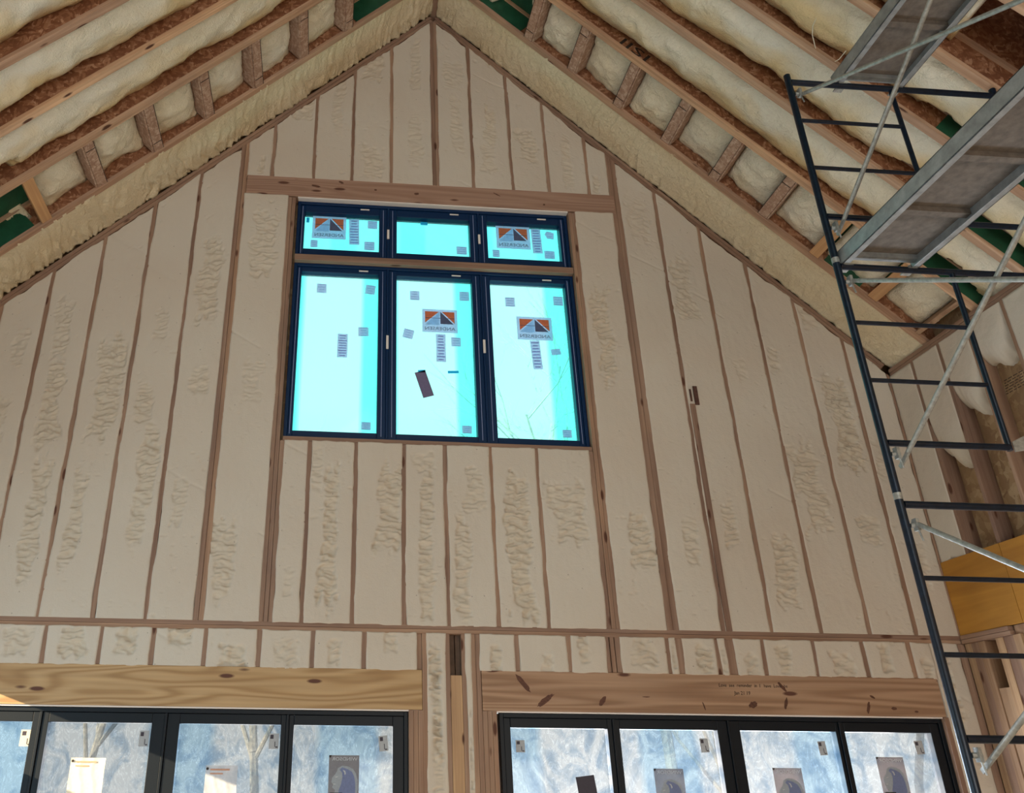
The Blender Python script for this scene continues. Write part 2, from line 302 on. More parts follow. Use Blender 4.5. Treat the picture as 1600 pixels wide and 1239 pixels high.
def wall_foam(x0, x1, z0, z1, label, group, patches=None, rough=1.0):
    """trimmed foam filling one stud bay of the gable; z1 None = up to the rake"""
    _pc[0] += 1; k = _pc[0] * 13.7
    L = (float(max(ztop(x0), ztop(x1))) if z1 is None else z1) - z0; w = x1 - x0
    nv = max(6, int(L / 0.0075)); nu = max(5, int(w / 0.011))
    u = np.linspace(0, 1, nu)[:, None] * np.ones((1, nv)); v = np.linspace(0, 1, nv)[None, :] * np.ones((nu, 1))
    zz = z0 + v * L
    e0 = x0 - 0.004 + 0.013 * fbm(zz * 4 + k, zz * 0 + 3, 5) ; e1 = x1 + 0.004 + 0.013 * fbm(zz * 4 + k, zz * 0 + 77, 5)
    X = e0 + u * (e1 - e0)
    if z1 is None: Z = z0 + v * (ztop(X) - z0 - 0.010 + 0.050 * fbm(X * 6, X * 0 + k, 4))
    else: Z = z0 + v * L + (v - 0.5) * 0.010 + 0.008 * fbm(X * 12 + k, v * 3, 2)
    Y = D - 0.004 + 0.006 * fbm(X * 2.2 + k, Z * 1.3) + 0.0022 * fbm(X * 30, Z * 12 + k, 3)
    raw_and_shade = np.zeros_like(X)
    if patches is None:
        r = random.Random(_pc[0]); patches = []
        for _ in range(1 if L < 1.5 else (2 if L < 3 else 3)):
            patches.append((r.uniform(0.35, 0.65), r.uniform(0.1, 0.9), r.uniform(0.12, 0.30), r.uniform(0.12, 0.45) if L > 1 else 0.1, r.uniform(0.5, 1.0)))
    for (cu, cv, wu, lz, am) in patches:
        zc = z0 + cv * L
        du = (u - cu) / wu + 0.9 * fbm(Z * 6 + k, u * 4, 3); dz = (Z - zc) / max(lz, 0.05) + 0.5 * fbm(X * 20, Z * 5 + k, 3)
        msk = np.clip((1.0 - np.abs(du)) * 7, 0, 1) * np.clip((1.1 - np.abs(dz)) * 5, 0, 1)
        rid = vn(Z * 52 + 2.2 * fbm(X * 14, Z * 6 + k, 2), X * 15 + k) + .5 * vn(Z * 78 + k, X * 40)
        Y = Y + msk * am * rough * (0.014 + 0.044 * rid); raw_and_shade = np.maximum(raw_and_shade, msk * 0.40 * am)
    spk = np.clip((fbm(X * 26 + k, Z * 26, 2) - .42) * 3, 0, 1) * np.clip((fbm(X * 2.5 + k, Z * 1.8 + 40, 2) + .12) * 5, 0, 1); Y = Y + .012 * spk; raw_and_shade = np.maximum(raw_and_shade, .35 * spk)
    dg = (X * .55 + Z) + .05 * fbm(X * 3, Z * 2 + k, 2) + k; Y = Y + .006 * np.exp(-(((dg % 1.7) - .8) / .012) ** 2) * (fbm(X * 2 + k, Z * .7, 2) > .1)
    # diagonal saw sweep marks
    Y = Y + 0.0015 * np.tanh(8 * fbm((X * 0.5 + Z) * 1.2, X * 0.3 + k, 1))
    edge = np.minimum(u * w, (1 - u) * w); Y = Y + np.clip(0.012 - edge, 0, 1) * 0.35
    P = np.stack([X, Y, Z], -1)
    def back(P, s): P[s + (1,)] = D + 0.12
    o = gridmesh('spray_foam', skirt(P, back), M_fw, None, pad(raw_and_shade))
    return lab(o, label, 'foam insulation', group)

# ------------------------------------------------------------------ setting: floor, walls, roof deck
f = MB(); f.box(XLW - 0.2, XRW + 0.3, -5.2, D + 0.2, -0.2, 0.0); lab(f.build('floor', M_floor), kind='structure')
g = MB(); g.box(-40, 45, D + 0.3, 60, -0.6, -0.4); lab(g.build('ground', M_ground), 'winter ground outside beyond the patio windows', 'ground', kind='structure')
wb = MB()       # sheathing of the gable with its three openings
OX0, OX1, OZ0, OZ1 = -0.41, 2.355, 4.686, 7.27
def slab(x0, x1, z0, z1): wb.box(x0, x1, D + 0.145, D + 0.16, z0, z1)
XW1 = XRW + 0.155; XW0 = XLW - 0.1; UP = 0.44
slab(XW0, XW1, 2.455, OZ0); slab(XW0, -2.97, 0, 2.455); slab(0.69, 1.40, 0, 2.455); slab(5.02, XW1, 0, 2.455)
wb.poly([(XW0, OZ0), (OX0, OZ0), (OX0, ZA + UP - abs(OX0 - XR)), (XW0, ZA + UP - abs(XW0 - XR))], D + 0.145, D + 0.16)
wb.poly([(OX1, OZ0), (XW1, OZ0), (XW1, ZA + UP - abs(XW1 - XR)), (OX1, ZA + UP - abs(OX1 - XR))], D + 0.145, D + 0.16)
wb.poly([(OX0, OZ1), (OX1, OZ1), (OX1, ZA + UP - abs(OX1 - XR)), (XR, ZA + UP), (OX0, ZA + UP - abs(OX0 - XR))], D + 0.145, D + 0.16)
lab(wb.build('wall_back', M_osbw), kind='structure')
wl = MB()       # left wall with the opening the sun comes through (outside the frame)
def sl(y0, y1, z0, z1): wl.box(XLW - 0.12, XLW, y0, y1, z0, z1)
ZE = ZA - (XR - XLW)
sl(-5, 2.0, 0, ZE); sl(2.0, 4.3, 0, 0.5); sl(2.0, 4.3, 2.7, ZE); sl(4.3, D + .16, 0, 2.41); sl(4.3, 6.45, 2.90, ZE); sl(6.45, D + .16, 2.41, ZE)
lab(wl.build('wall_left', M_fw), kind='structure')
wr = MB(); XO = XRW + 0.14
wr.box(XO, XO + 0.015, -5, D + 0.16, 0, ZA - (XO - XR) + 0.3); lab(wr.build('wall_right', M_osbw), kind='structure')
wf = MB(); wf.box(XLW, -2.8, -5.1, -5.0, 0, 2.5); wf.box(4.8, XRW, -5.1, -5, 0, 2.5)
wf.poly([(XLW, 2.5), (XRW, 2.5), (XRW, 4.6), (XLW, 4.6)], -5.1, -5.0)
wf.poly([(XLW, 4.6), (-1.5, 4.6), (-1.5, 7.5), (XLW, ZE)], -5.1, -5.0); wf.poly([(3.5, 4.6), (XRW, 4.6), (XRW, ZA - (XRW - XR)), (3.5, 7.5)], -5.1, -5.0)
lab(wf.build('wall_front', M_fw), kind='structure')
def RP(side, s, y, n):     # side -1 left / +1 right; s down the slope from the ridge, n outwards
    return (XR + side * (s + n) * Q, y, ZA - (s - n) * Q)
def rbox(mb, side, s0, s1, y0, y1, n0, n1, mi=0):
    p = [RP(side, s, y, n) for n in (n0, n1) for s, y in ((s0, y0), (s1, y0), (s1, y1), (s0, y1))]; mb.hexa(p, mi)
SR, SL_ = (XRW - XR) / Q, (XR - XLW) / Q
for side in (-1, 1):
    smax = (SL_ if side < 0 else SR) + 0.35
    mb = MB()
    if side < 0: rbox(mb, side, -.312, smax, -5.1, D + 0.16, 0.30, 0.315)
    else:
        rbox(mb, side, -.29, smax, -5.1, 2.6, 0.30, 0.315); rbox(mb, side, -.29, smax, 4.0, D + 0.16, 0.30, 0.315); rbox(mb, side, -.29, 4.55, 2.6, 4.0, 0.30, 0.315)
    lab(mb.build('ceiling_left' if side < 0 else 'ceiling_right', M_green), kind='structure')
# dark overbuilt attic behind the opening in the right slope
at = MB(); rbox(at, 1, 4.3, smax + 0.3, 2.5, 4.15, 1.5, 1.52); rbox(at, 1, 4.53, smax + .3, 3.98, 4.0, 0.3, 1.5); rbox(at, 1, 4.53, smax + .3, 2.6, 2.62, 0.3, 1.5); rbox(at, 1, 4.51, 4.53, 2.6, 4.0, 0.3, 1.5); rbox(at, 1, smax - .05, smax, 2.6, 4.0, 0.3, 1.5)
lab(at.build('ceiling_attic', M_osb), kind='structure')
at = MB(); rbox(at, 1, 4.55, 4.70, 3.55, 3.60, -0.0, 0.9)
a, b_ = Vector(RP(1, 4.6, 3.52, 1.1)), Vector(RP(1, 5.45, 3.98, 0.28))
vb = MB(); d = (b_ - a).normalized(); sd = Vector((0.55, -0.5, 0.0)).normalized() * 0.11; th = d.cross(sd).normalized() * 0.02
vb.hexa([a - sd - th, a + sd - th, a + sd + th, a - sd + th, b_ - sd - th, b_ + sd - th, b_ + sd + th, b_ - sd + th])
lab(vb.build('valley_board', M_wr), 'reddish brown board slanting up into the dark attic at top right', 'board')
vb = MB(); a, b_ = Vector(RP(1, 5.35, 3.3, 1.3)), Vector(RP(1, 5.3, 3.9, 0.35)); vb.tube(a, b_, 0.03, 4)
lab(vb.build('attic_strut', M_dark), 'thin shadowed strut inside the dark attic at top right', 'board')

# ------------------------------------------------------------------ gable studs, plates, headers
def ulabel(x):
    return None
def stud(name, x0, x1, z0, z1, label, mat=None, group=None, y0=D, cat='wall stud'):
    m = MB()
    if z1 is None: m.poly([(x0, z0), (x1, z0), (x1, float(ztop(x1))), (x0, float(ztop(x0)))] if not (x0 < XR < x1) else [(x0, z0), (x1, z0), (x1, float(ztop(x1))), (XR, ZA - 0.108), (x0, float(ztop(x0)))], y0, D + 0.14)
    else: m.box(x0, x1, y0, D + 0.14, z0, z1)
    o = m.build(name, mat or M_wz, bevel=0.002); return lab(o, label, cat, group)
def multi(x0, x1, n, z0, z1, labels, **kw):
    w = (x1 - x0) / n
    for i in range(n):
        stud('wall_stud', x0 + i * w + 0.0012, x0 + (i + 1) * w - 0.0012, z0, z1, labels[i], y0=D + 0.003 * ((i * 7) % 3 - 1), **kw)
ZP = 3.097; H = 0.019
LS = [-1.387, -1.796, -2.215, -2.63, -3.03]           # single studs left of the window
for i, x in enumerate(LS):
    stud('wall_stud', x - H, x + H, ZP, None, 'tall single wall stud between foam panels, %s left of the left king post' % ordw(i + 1), group='tall gable studs')
RS = [3.30, 3.716, 4.14, 4.56, 4.97]
for i, x in enumerate(RS):
    stud('wall_stud', x - H, x + H, ZP, None, 'tall single wall stud between foam panels, %s right of the right king post' % ordw(i + 1), group='tall gable studs')
stud('wall_stud', 3.322, 3.372, ZP, 5.15, 'shorter stud doubled onto the first stud right of the right king post', group='tall gable studs', y0=D - 0.012)
multi(-1.018, -0.935, 2, ZP, None, ['outer ply of the left king post, left of the upper window', 'inner ply of the left king post, left of the upper window'])
multi(2.822, 2.925, 2, ZP, None, ['inner ply of the right king post, right of the upper window', 'outer ply of the right king post, right of the upper window'])
multi(-0.505, -0.43, 2, ZP, 7.27, ['outer stud of the post hugging the left edge of the upper window', 'inner stud of the post hugging the left edge of the upper window'])
stud('wall_stud', -0.428, -0.39, ZP, OZ0 - 0.04, 'jack stud under the left end of the upper window sill', group=None)
multi(2.357, 2.432, 2, ZP, 7.27, ['inner stud of the post hugging the right edge of the upper window', 'outer stud of the post hugging the right edge of the upper window'])
stud('wall_stud', 2.317, 2.355, ZP, OZ0 - 0.04, 'jack stud under the right end of the upper window sill')
US = [-0.167, 0.238, 0.655, 1.018, 1.427, 1.839]
for i, x in enumerate(US):
    stud('cripple_stud', x - H, x + H, ZP, OZ0 - 0.04, 'short stud below the upper window, %s from its left end' % ordw(i + 1), group='studs below the upper window')
CS = [-0.687, -0.266, 0.126, 0.528, 1.388, 1.799, 2.18, 2.611]
for i, x in enumerate(CS):
    stud('cripple_stud', x - H, x + H, 7.52, None, 'stud rising from the upper header to the rake, %s %s of the centre post' % (ordw(4 - i) if i < 4 else ordw(i - 3), 'left' if i < 4 else 'right'), group='studs above the upper header')
multi(0.955, 1.037, 2, 7.52, None, ['left stud of the centre post under the roof peak', 'right stud of the centre post under the roof peak'])
def beam(name, x0, x1, z0, z1, y0, y1, mat, label, cat='header', bev=0.003):
    m = MB(); m.box(x0, x1, y0, y1, z0, z1); return lab(m.build(name, mat, bevel=bev), label, cat)
HU = beam('header', -0.933, 2.86, 7.287, 7.52, D - 0.004, D + 0.12, M_hdu, 'long rosy brown header beam with dark knots above the upper window')
beam('sill_plate', OX0 + .003, OX1 - .003, OZ0 - 0.038, OZ0, D - 0.002, D + 0.14, M_wx, 'rough sill plate directly below the upper window', 'sill')
beam('head_plate', OX0, OX1, 7.272, 7.286, D + 0.004, D + 0.14, M_flash, 'thin pale shim strip under the upper header', 'trim strip', 0)
beam('cross_rail', OX0 + .002, OX1 - .002, 6.532, 6.60, D + 0.004, D + 0.14, M_wx, 'brown cross rail between the transom windows and the tall windows', 'rail')
beam('wall_plate', XLW, XRW - 0.01, 3.065, ZP, D - 0.001, D + 0.14, M_wx, 'upper of the two long plates running across the whole gable wall', 'wall plate', 0.002)
beam('wall_plate', XLW, XRW - 0.01, 3.03, 3.0635, D + 0.003, D + 0.14, M_wx, 'lower of the two long plates running across the whole gable wall', 'wall plate', 0.002)
beam('header', -3.3, 0.797, 2.458, 2.752, D - 0.003, D + 0.12, M_hdl, 'golden header beam with swirling grain above the left patio window')
HR = beam('header', 1.268, 5.045, 2.458, 2.755, D - 0.003, D + 0.12, M_hdr, 'knotty brown header beam with handwriting above the right patio window')
for x0, x1, w in ((-3.3, 0.797, 'left'), (1.268, 5.045, 'right')):
    beam('shim_strip', x0 + .05, x1 - .03, 2.447, 2.457, D + 0.01, D + 0.1, M_flash, 'pale shim strip under the %s patio header' % w, 'trim strip', 0)
# cripples above the patio headers
LC = [-2.94, -2.54, -2.123, -1.707, -1.307, -0.903, -0.486, -0.065, 0.339]
for i, x in enumerate(LC): stud('cripple_stud', x - H, x + H, 2.754, 3.03, 'short stub above the left patio header, %s from its right end' % ordw(len(LC) - i), group='stubs above the left patio header')
RCx = [1.561, 1.989, 2.305, 2.3475, 2.395, 2.81, 2.903, 3.219, 3.33, 3.605, 4.041, 4.469, 4.868]
RW = [.038, .038, .038, .034, .048, .04, .065, .046, .085, .038, .038, .038, .038]
for i, (x, w) in enumerate(zip(RCx, RW)): stud('cripple_stud', x - w / 2, x + w / 2, 2.757, 3.03, 'short stub above the right patio header, %s from its left end' % ordw(i + 1), group='stubs above the right patio header', y0=D + 0.002 * (i % 3))
# post group between the patio windows
stud('wall_stud', 0.80, 0.838, 0, 3.03, 'king stud at the right end of the left patio header, running to the plate')
stud('wall_stud', 0.760, 0.7985, 2.756, 3.03, 'grey stub wedged over the right end of the left patio header', y0=D + 0.02)
for i, n in enumerate(['first', 'second', 'third']):
    stud('trimmer_stud', 0.692 + i * 0.0365, 0.727 + i * 0.0365, 0, 2.456, 'trimmer stud carrying the left patio header, %s from the window frame' % n, group='trimmers by the left patio window', y0=D + 0.003 * (i % 2))
stud('wall_stud', 0.985, 1.021, 0, 3.03, 'stud on the left side of the pale post between the patio windows')
stud('pale_post', 1.023, 1.112, 0, 2.715, 'pale wooden post with nail holes between the patio windows', mat=M_post, cat='post', y0=D - 0.002)
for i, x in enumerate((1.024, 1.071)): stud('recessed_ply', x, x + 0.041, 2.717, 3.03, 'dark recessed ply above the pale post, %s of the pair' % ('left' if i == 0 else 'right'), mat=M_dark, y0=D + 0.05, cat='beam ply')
stud('wall_stud', 1.114, 1.148, 0, 3.03, 'reddish stud on the right side of the pale post between the patio windows')
stud('wall_stud', 1.19, 1.226, 0, 3.03, 'stud right of the narrow foam strip between the patio windows')
stud('wall_stud', 1.228, 1.264, 0, 3.03, 'king stud at the left end of the right patio header')
for i in range(3): stud('trimmer_stud', 1.286 + i * 0.0375 - .02, 1.286 + i * 0.0375 + .016, 0, 2.456, 'trimmer stud carrying the right patio header, %s from the king stud' % ordw(i + 1), group='trimmers by the right patio window', y0=D + 0.003 * (i % 2))
stud('trimmer_stud', 5.022, 5.062, 0, 2.456, 'trimmer stud at the right edge of the right patio window, behind the scaffold')
# rake plates
for side in (-1, 1):
    smax = (SL_ if side < 0 else SR) - 0.02
    m = MB(); rbox(m, side, 0.06, smax, D - 0.002, D + 0.14, -0.0375, -0.001); rbox(m, side, 0.08, smax, D + 0.002, D + 0.14, -0.0755, -0.039)
    lab(m.build('rake_plate', M_pl_l if side < 0 else M_pl_r, bevel=0.002), 'sloping plate along the top of the gable wall, %s of the peak' % ('left' if side < 0 else 'right'), 'wall plate')
# foam panels --------------------------------------------------------
G1 = 'tall foam panels of the gable'
xs = [-3.36] + [x for x in reversed(LS)]
edges = [(-3.34, -3.03 - H)] + [(LS[i + 1] + H, LS[i] - H) for i in range(3, -1, -1)] + [(-1.387 + H, -1.018)]
PT = {  # (centre across, centre up, half width, half length m, strength)
 1: [(0.45, 0.62, .25, .5, .7)], 2: [(0.5, .16, .30, .42, 1.0), (.45, .52, .2, .22, .7), (.6, .75, .15, .2, .5)],
 3: [(.6, .22, .2, .45, .8), (.5, .50, .25, .38, .9), (.4, .72, .2, .3, .6)], 4: [(.35, .2, .14, .4, .8), (.6, .5, .28, .45, .9)],
 5: [(.65, .25, .22, .45, .8), (.35, .42, .2, .2, .7), (.5, .6, .15, .15, .5)], 6: [(.4, .2, .15, .2, .5), (.5, .66, .26, .4, .9), (.55, .44, .2, .12, .6)]}
for i, (a, b_) in enumerate(edges):
    wall_foam(a, b_, ZP, None, 'tall trimmed foam panel, %s bay left of the left king post' % ordw(len(edges) - i), G1, PT.get(i + 1))
wall_foam(-0.935, -0.505, ZP, 7.285, 'tall foam panel beside the left edge of the upper window, under the header', G1, [(.25, .12, .2, .3, .7), (.55, .86, .25, .35, .6), (.5, .5, .2, .2, .3)])
wall_foam(2.432, 2.822, ZP, 7.285, 'tall foam panel beside the right edge of the upper window, under the header', G1, [(.4, .66, .22, .5, .9), (.7, .18, .25, .25, .8)])
re = [(2.925, 3.30 - H)] + [(RS[i] + H, RS[i + 1] - H) for i in range(4)] + [(4.97 + H, 5.335)]
PR_ = {1: [(.5, .85, .3, .25, .4), (.6, .15, .15, .2, .5)], 2: [(.35, .74, .25, .35, .7), (.5, .2, .15, .2, .6)], 3: [(.55, .12, .25, .3, .7), (.4, .6, .15, .12, .4)], 4: [(.2, .7, .15, .12, .5), (.45, .35, .3, .4, .7)], 5: [(.3, .95, .3, .12, .5), (.55, .28, .25, .12, .6), (.55, .60, .3, .45, 1.0)], 6: [(.3, .55, .2, .2, .4), (.5, .2, .2, .2, .5)]}
for i, (a, b_) in enumerate(re):
    wall_foam(a, b_, ZP, None, 'tall trimmed foam panel, %s bay right of the right king post' % ordw(i + 1), G1, PR_.get(i + 1))
ue = [-0.39] + US + [2.317]
PU = [[(.5, .2, .2, .1, .3)], [(.5, .45, .18, .55, .9), (.15, .85, .1, .2, .4)], [(.7, .62, .3, .35, .8)], [(.55, .4, .16, .6, .8), (.5, .9, .3, .08, .5)], [(.3, .3, .16, .4, .7), (.6, .75, .2, .2, .6)], [(.5, .45, .26, .6, 1.0)], [(.5, .62, .34, .25, .7)]]
for i in range(7):
    a = ue[i] + (H if i else 0); b_ = ue[i + 1] - (H if i < 6 else 0)
    wall_foam(a, b_, ZP, OZ0 - 0.04, 'foam panel below the upper window, %s from the left' % ordw(i + 1), 'foam panels below the upper window', PU[i])
ce = [-0.935] + CS[:4]; ce2 = CS[4:] + [2.822]
for i in range(5):
    a = ce[i] + (H if i else 0); b_ = (ce[i + 1] - H) if i < 4 else 0.955
    wall_foam(a, b_, 7.52, None, 'foam above the upper header, %s bay left of the centre post' % ordw(5 - i), 'foam panels above the upper header', None, 0.6)
for i in range(5):
    a = 1.037 if i == 0 else ce2[i - 1] + H; b_ = ce2[i] - (H if i < 4 else 0)
    wall_foam(a, b_, 7.52, None, 'foam above the upper header, %s bay right of the centre post' % ordw(i + 1), 'foam panels above the upper header', None, 0.6)
for i in range(len(LC)):
    a = LC[i] + H; b_ = LC[i + 1] - H if i < len(LC) - 1 else 0.757
    wall_foam(a, b_, 2.753, 3.03, 'short foam block above the left patio header, %s from its right end' % ordw(len(LC) - i), 'foam blocks above the left patio header')
rb = [1.264] + RCx
for i in range(len(RCx) + 1):
    a = 1.266 if i == 0 else RCx[i - 1] + RW[i - 1] / 2; b_ = RCx[i] - RW[i] / 2 if i < len(RCx) else 5.055
    if b_ - a < 0.012: continue
    wall_foam(a, b_, 2.756, 3.03, 'short foam block above the right patio header, %s from its left end' % ordw(i + 1), 'foam blocks above the right patio header')
wall_foam(0.838, 0.985, 0, 3.03, 'tall foam strip right of the left patio window, beside the king stud', None)
wall_foam(1.148, 1.19, 0, 3.03, 'very narrow foam strip between two studs left of the right patio window', None)
wall_foam(5.062, 5.30, 0, 3.03, 'foam strip between the right patio window and the corner, behind the scaffold', None)
m = MB(); m.box(5.302, 5.362, D - 0.002, D + .14, 0, 3.028); lab(m.build('corner_stud', M_wz), 'stud at the right end of the lower gable wall by the corner', 'wall stud')
m = MB(); m.poly([(5.337, ZP), (5.36, ZP), (5.36, float(ztop(5.36))), (5.337, float(ztop(5.337)))], D - 0.004, D + .14); lab(m.build('corner_stud', M_wz), 'thin stud edge at the right corner of the tall gable wall', 'wall stud')
# nail plate and pencilled writing
m = MB(); m.box(3.335, 3.352, D - 0.012, D - 0.006, 5.175, 5.30); m.box(3.372, 3.412, D - 0.016, D - 0.008, 5.14, 5.33)
lab(m.build('nail_plate', M_rust), 'rusty metal bracket on a stud right of the upper window', 'metal bracket')
def textobj(name, s, size, mat, parent, loc, mirror=False, shear=0.0, width=None):
    cu = bpy.data.curves.new(name, 'FONT'); cu.body = s; cu.size = size; cu.align_x = 'CENTER'; cu.align_y = 'CENTER'; cu.shear = shear; cu.resolution_u = 2; cu.extrude = 0.0004
    t = bpy.data.objects.new('t', cu); COL.objects.link(t); dg = bpy.context.evaluated_depsgraph_get(); me = bpy.data.meshes.new_from_object(t.evaluated_get(dg)); bpy.data.objects.remove(t)
    xs_ = [v.co.x for v in me.vertices]; k = (width / (max(xs_) - min(xs_))) if width else 1
    for v in me.vertices:
        x, y, z = v.co; v.co = ((-x if mirror else x) * k + loc[0], loc[1] + z, y + loc[2])
    me.materials.clear(); me.materials.append(mat)
    return link(name, me, None, parent)
def knots(parent, L, y):
    for (x, z, a, b_, t) in L:
        m = MB(); c, s_ = math.cos(math.radians(t)), math.sin(math.radians(t)); rr = random.Random(int(x * 977)); pts = []
        for i in range(18):
            th = 2 * math.pi * i / 18; k = rr.uniform(.82, 1.12); u, w_ = a * math.cos(th) * k, b_ * math.sin(th) * k; pts.append((x + u * c - w_ * s_, z + u * s_ + w_ * c))
        m.poly(pts, y - .0012, y - .0001); m.build('knot', M_knot, parent)
knots(HR, [(1.595, 2.666, .086, .020, -50), (1.765, 2.54, .086, .020, 35), (2.225, 2.542, .043, .020, 50), (2.58, 2.576, .032, .004, 0), (3.04, 2.515, .032, .005, -75), (3.446, 2.53, .038, .024, 20), (3.711, 2.669, .049, .013, -50), (3.717, 2.539, .049, .013, 70), (4.4, 2.519, .049, .012, 70), (4.453, 2.602, .022, .009, -30), (4.615, 2.517, .022, .012, 0), (4.798, 2.495, .016, .008, 0)], D - .003)
knots(HU, [(-0.235, 7.423, .049, .012, -12), (0.017, 7.489, .030, .012, -25), (0.371, 7.417, .014, .010, 0), (0.791, 7.397, .025, .014, 10), (1.622, 7.447, .043, .006, -30), (2.111, 7.35, .011, .011, 0)], D - .004)
t = textobj('handwriting', 'Love  see  reminder  in  I   have  Love  be', 0.038, M_ink, HR, (3.47, D - 0.0045, 2.673), shear=0.1, width=0.57); lab(t, 'small black handwriting')
t = textobj('handwriting', 'Jan 21 19', 0.04, M_ink, HR, (3.37, D - 0.0045, 2.615), shear=0.1, width=0.135); lab(t, 'handwritten date')

# ------------------------------------------------------------------ windows
def ring(mb, x0, x1, z0, z1, w, y0, y1, mi=0, wt=None, wbm=None):
    wt = wt or w; wbm = wbm or w
    mb.box(x0, x0 + w, y0, y1, z0, z1, mi); mb.box(x1 - w, x1, y0, y1, z0, z1, mi); mb.box(x0 + w, x1 - w, y0, y1, z1 - wt, z1, mi); mb.box(x0 + w, x1 - w, y0, y1, z0, z0 + wbm, mi)
def window(name, x0, x1, z0, z1, panes, yf, yg, mat, gmat, rt, rb, beads=True, latch=True):
    root = empty(name, ((x0 + x1) / 2, yf, z0)); root['kind'] = 'structure'
    m = MB(); ring(m, x0, x1, z0, z1, 0.032, yf, yg + 0.05)
    for i in range(len(panes) - 1):
        c = (panes[i][1] + panes[i + 1][0]) / 2; m.box(c - 0.010, c + 0.010, yf, yg + 0.05, z0 + .032, z1 - .032)
    m.build('frame', mat, root, bevel=0.003)
    lim = [x0 + .033] + [(panes[i][1] + panes[i + 1][0]) / 2 for i in range(len(panes) - 1)] + [x1 - .033]
    for i, (a, b_) in enumerate(panes):
        l = lim[i] + (0.0105 if i else 0); r = lim[i + 1] - (0.0105 if i < len(panes) - 1 else 0)
        s = MB(); yb = yf + 0.014
        s.box(l, a, yb, yg + .03, z0 + .033, z1 - .033); s.box(b_, r, yb, yg + .03, z0 + .033, z1 - .033)
        s.box(a, b_, yb, yg + .03, z1 - rt, z1 - .033); s.box(a, b_, yb, yg + .03, z0 + .033, z0 + rb)
        so_ = s.build('sash', mat, root, bevel=0.004)
        gm = MB(); gm.box(a - .004, b_ + .004, yg, yg + 0.006, z0 + rb - .004, z1 - rt + .004); gm.build('glass_pane', gmat, root)
        if beads:
            q = MB()
            for xx in (l + (a - l) * .45, b_ + (r - b_) * .5): q.box(xx - .002, xx + .002, yb - .0035, yb - .0005, z0 + .05, z1 - .05)
            q.build('glazing_bead', M_bead, so_)
        if latch:
            q = MB(); q.box(l + (r - l) * .74 - .045, l + (r - l) * .74 + .045, yb - .008, yb - .0005, z1 - .062, z1 - .05); q.build('latch_plate', M_flash, so_)
    return root
UPN = [(-0.333, 0.419), (0.595, 1.337), (1.518, 2.270)]
window('window_1', OX0 + .002, OX1 - .002, 6.602, 7.270, UPN, D + .055, D + .13, M_frameu, M_gt, 0.117, 0.110)
window('window_2', OX0 + .002, OX1 - .002, 4.688, 6.530, UPN, D + .055, D + .13, M_frameu, M_gu, 0.086, 0.083)
for c in (0.507, 1.428):
    m = MB(); m.box(c - .011, c + .011, D + .045, D + .0545, 5.62, 5.76); lab(m.build('mullion_clip', M_flash), 'small white clip on the %s mullion of the tall upper window' % ('left' if c < 1 else 'right'), 'clip')
    m = MB(); m.box(c - .011, c + .011, D + .045, D + .0545, 6.86, 6.97); lab(m.build('mullion_clip', M_flash), 'small white clip on the %s mullion of the transom window' % ('left' if c < 1 else 'right'), 'clip')
window('window_3', -2.97, 0.69, 0.02, 2.445, [(-2.89, -2.127), (-2.010, -1.249), (-1.042, -0.281), (-0.183, 0.573)], D + .035, D + .10, M_frame, M_gl, 0.105, 0.12, False, False)
window('window_4', 1.402, 5.02, 0.02, 2.445, [(1.489, 2.258), (2.356, 3.144), (3.329, 4.117), (4.192, 4.913)], D + .035, D + .10, M_frame, M_gl, 0.105, 0.12, False, False)

# ------------------------------------------------------------------ stickers on the glass
def rect(mb, cx, cz, w, h, y, rot=0, mi=0, th=0.0012):
    c, s = math.cos(rot), math.sin(rot); pts = [(cx + dx * c - dz * s, cz + dx * s + dz * c) for dx, dz in ((-w / 2, -h / 2), (w / 2, -h / 2), (w / 2, h / 2), (-w / 2, h / 2))]
    mb.poly(pts, y - th, y, mi)
def lines(mb, cx, cz, w, h, y, n, rot=0, mi=0, r=None):
    r = r or random.Random(int(cx * 1000))
    c, s = math.cos(rot), math.sin(rot)
    for i in range(n):
        dz = h * (0.42 - 0.84 * i / max(1, n - 1)); ww = w * r.uniform(.5, .85)
        rect(mb, cx - dz * s, cz + dz * c, ww, h * 0.028 + .0015, y, rot, mi, 0.0004)
YU = D + .1290; YL = D + .0990
kx = (YU / 6.80)
def fix(x, z, k): return x * k, 2 + (z - 2) * k
PANE = lambda x: 'left' if x < 0.5 else ('middle' if x < 1.42 else 'right')
def sign(x, z, w, h, label):
    x, z = fix(x, z, kx); root = empty('logo_sticker', (x, YU, z - h / 2)); lab(root, label, 'sticker', 'logo stickers on the upper windows')
    m = MB(); rect(m, x, z, w, h, YU); m.build('backing', M_pl, root)
    y = YU - .0014; l, r_, t_, b_ = x - w * .42, x + w * .42, z + h * .40, z - h * .13
    m = MB(); m.poly([(l, b_ + .01), (x - w * .02, t_), (l, t_)], y - .0006, y); m.poly([(x + w * .06, t_), (r_, b_ + h * .03), (r_, t_)], y - .0006, y); m.build('orange_sky', M_or, root)
    m = MB(); m.poly([(l, b_ - h * .05), (x - w * .01, b_ - h * .05), (x - w * .01, t_)], y - .0006, y); m.build('pale_roof_slope', M_sl, root)
    m = MB(); m.poly([(x + w * .015, b_), (r_ - w * .03, b_), (x + w * .015, t_)], y - .0006, y)
    m.box(l, r_, y - .0009, y - .0007, z + h * .105, z + h * .125); m.build('dark_roof_slope', M_sd, root)
    textobj('lettering', 'ANDERSEN', h * .20, M_sd, root, (x, y, z - h * .34), mirror=True, width=w * .86)
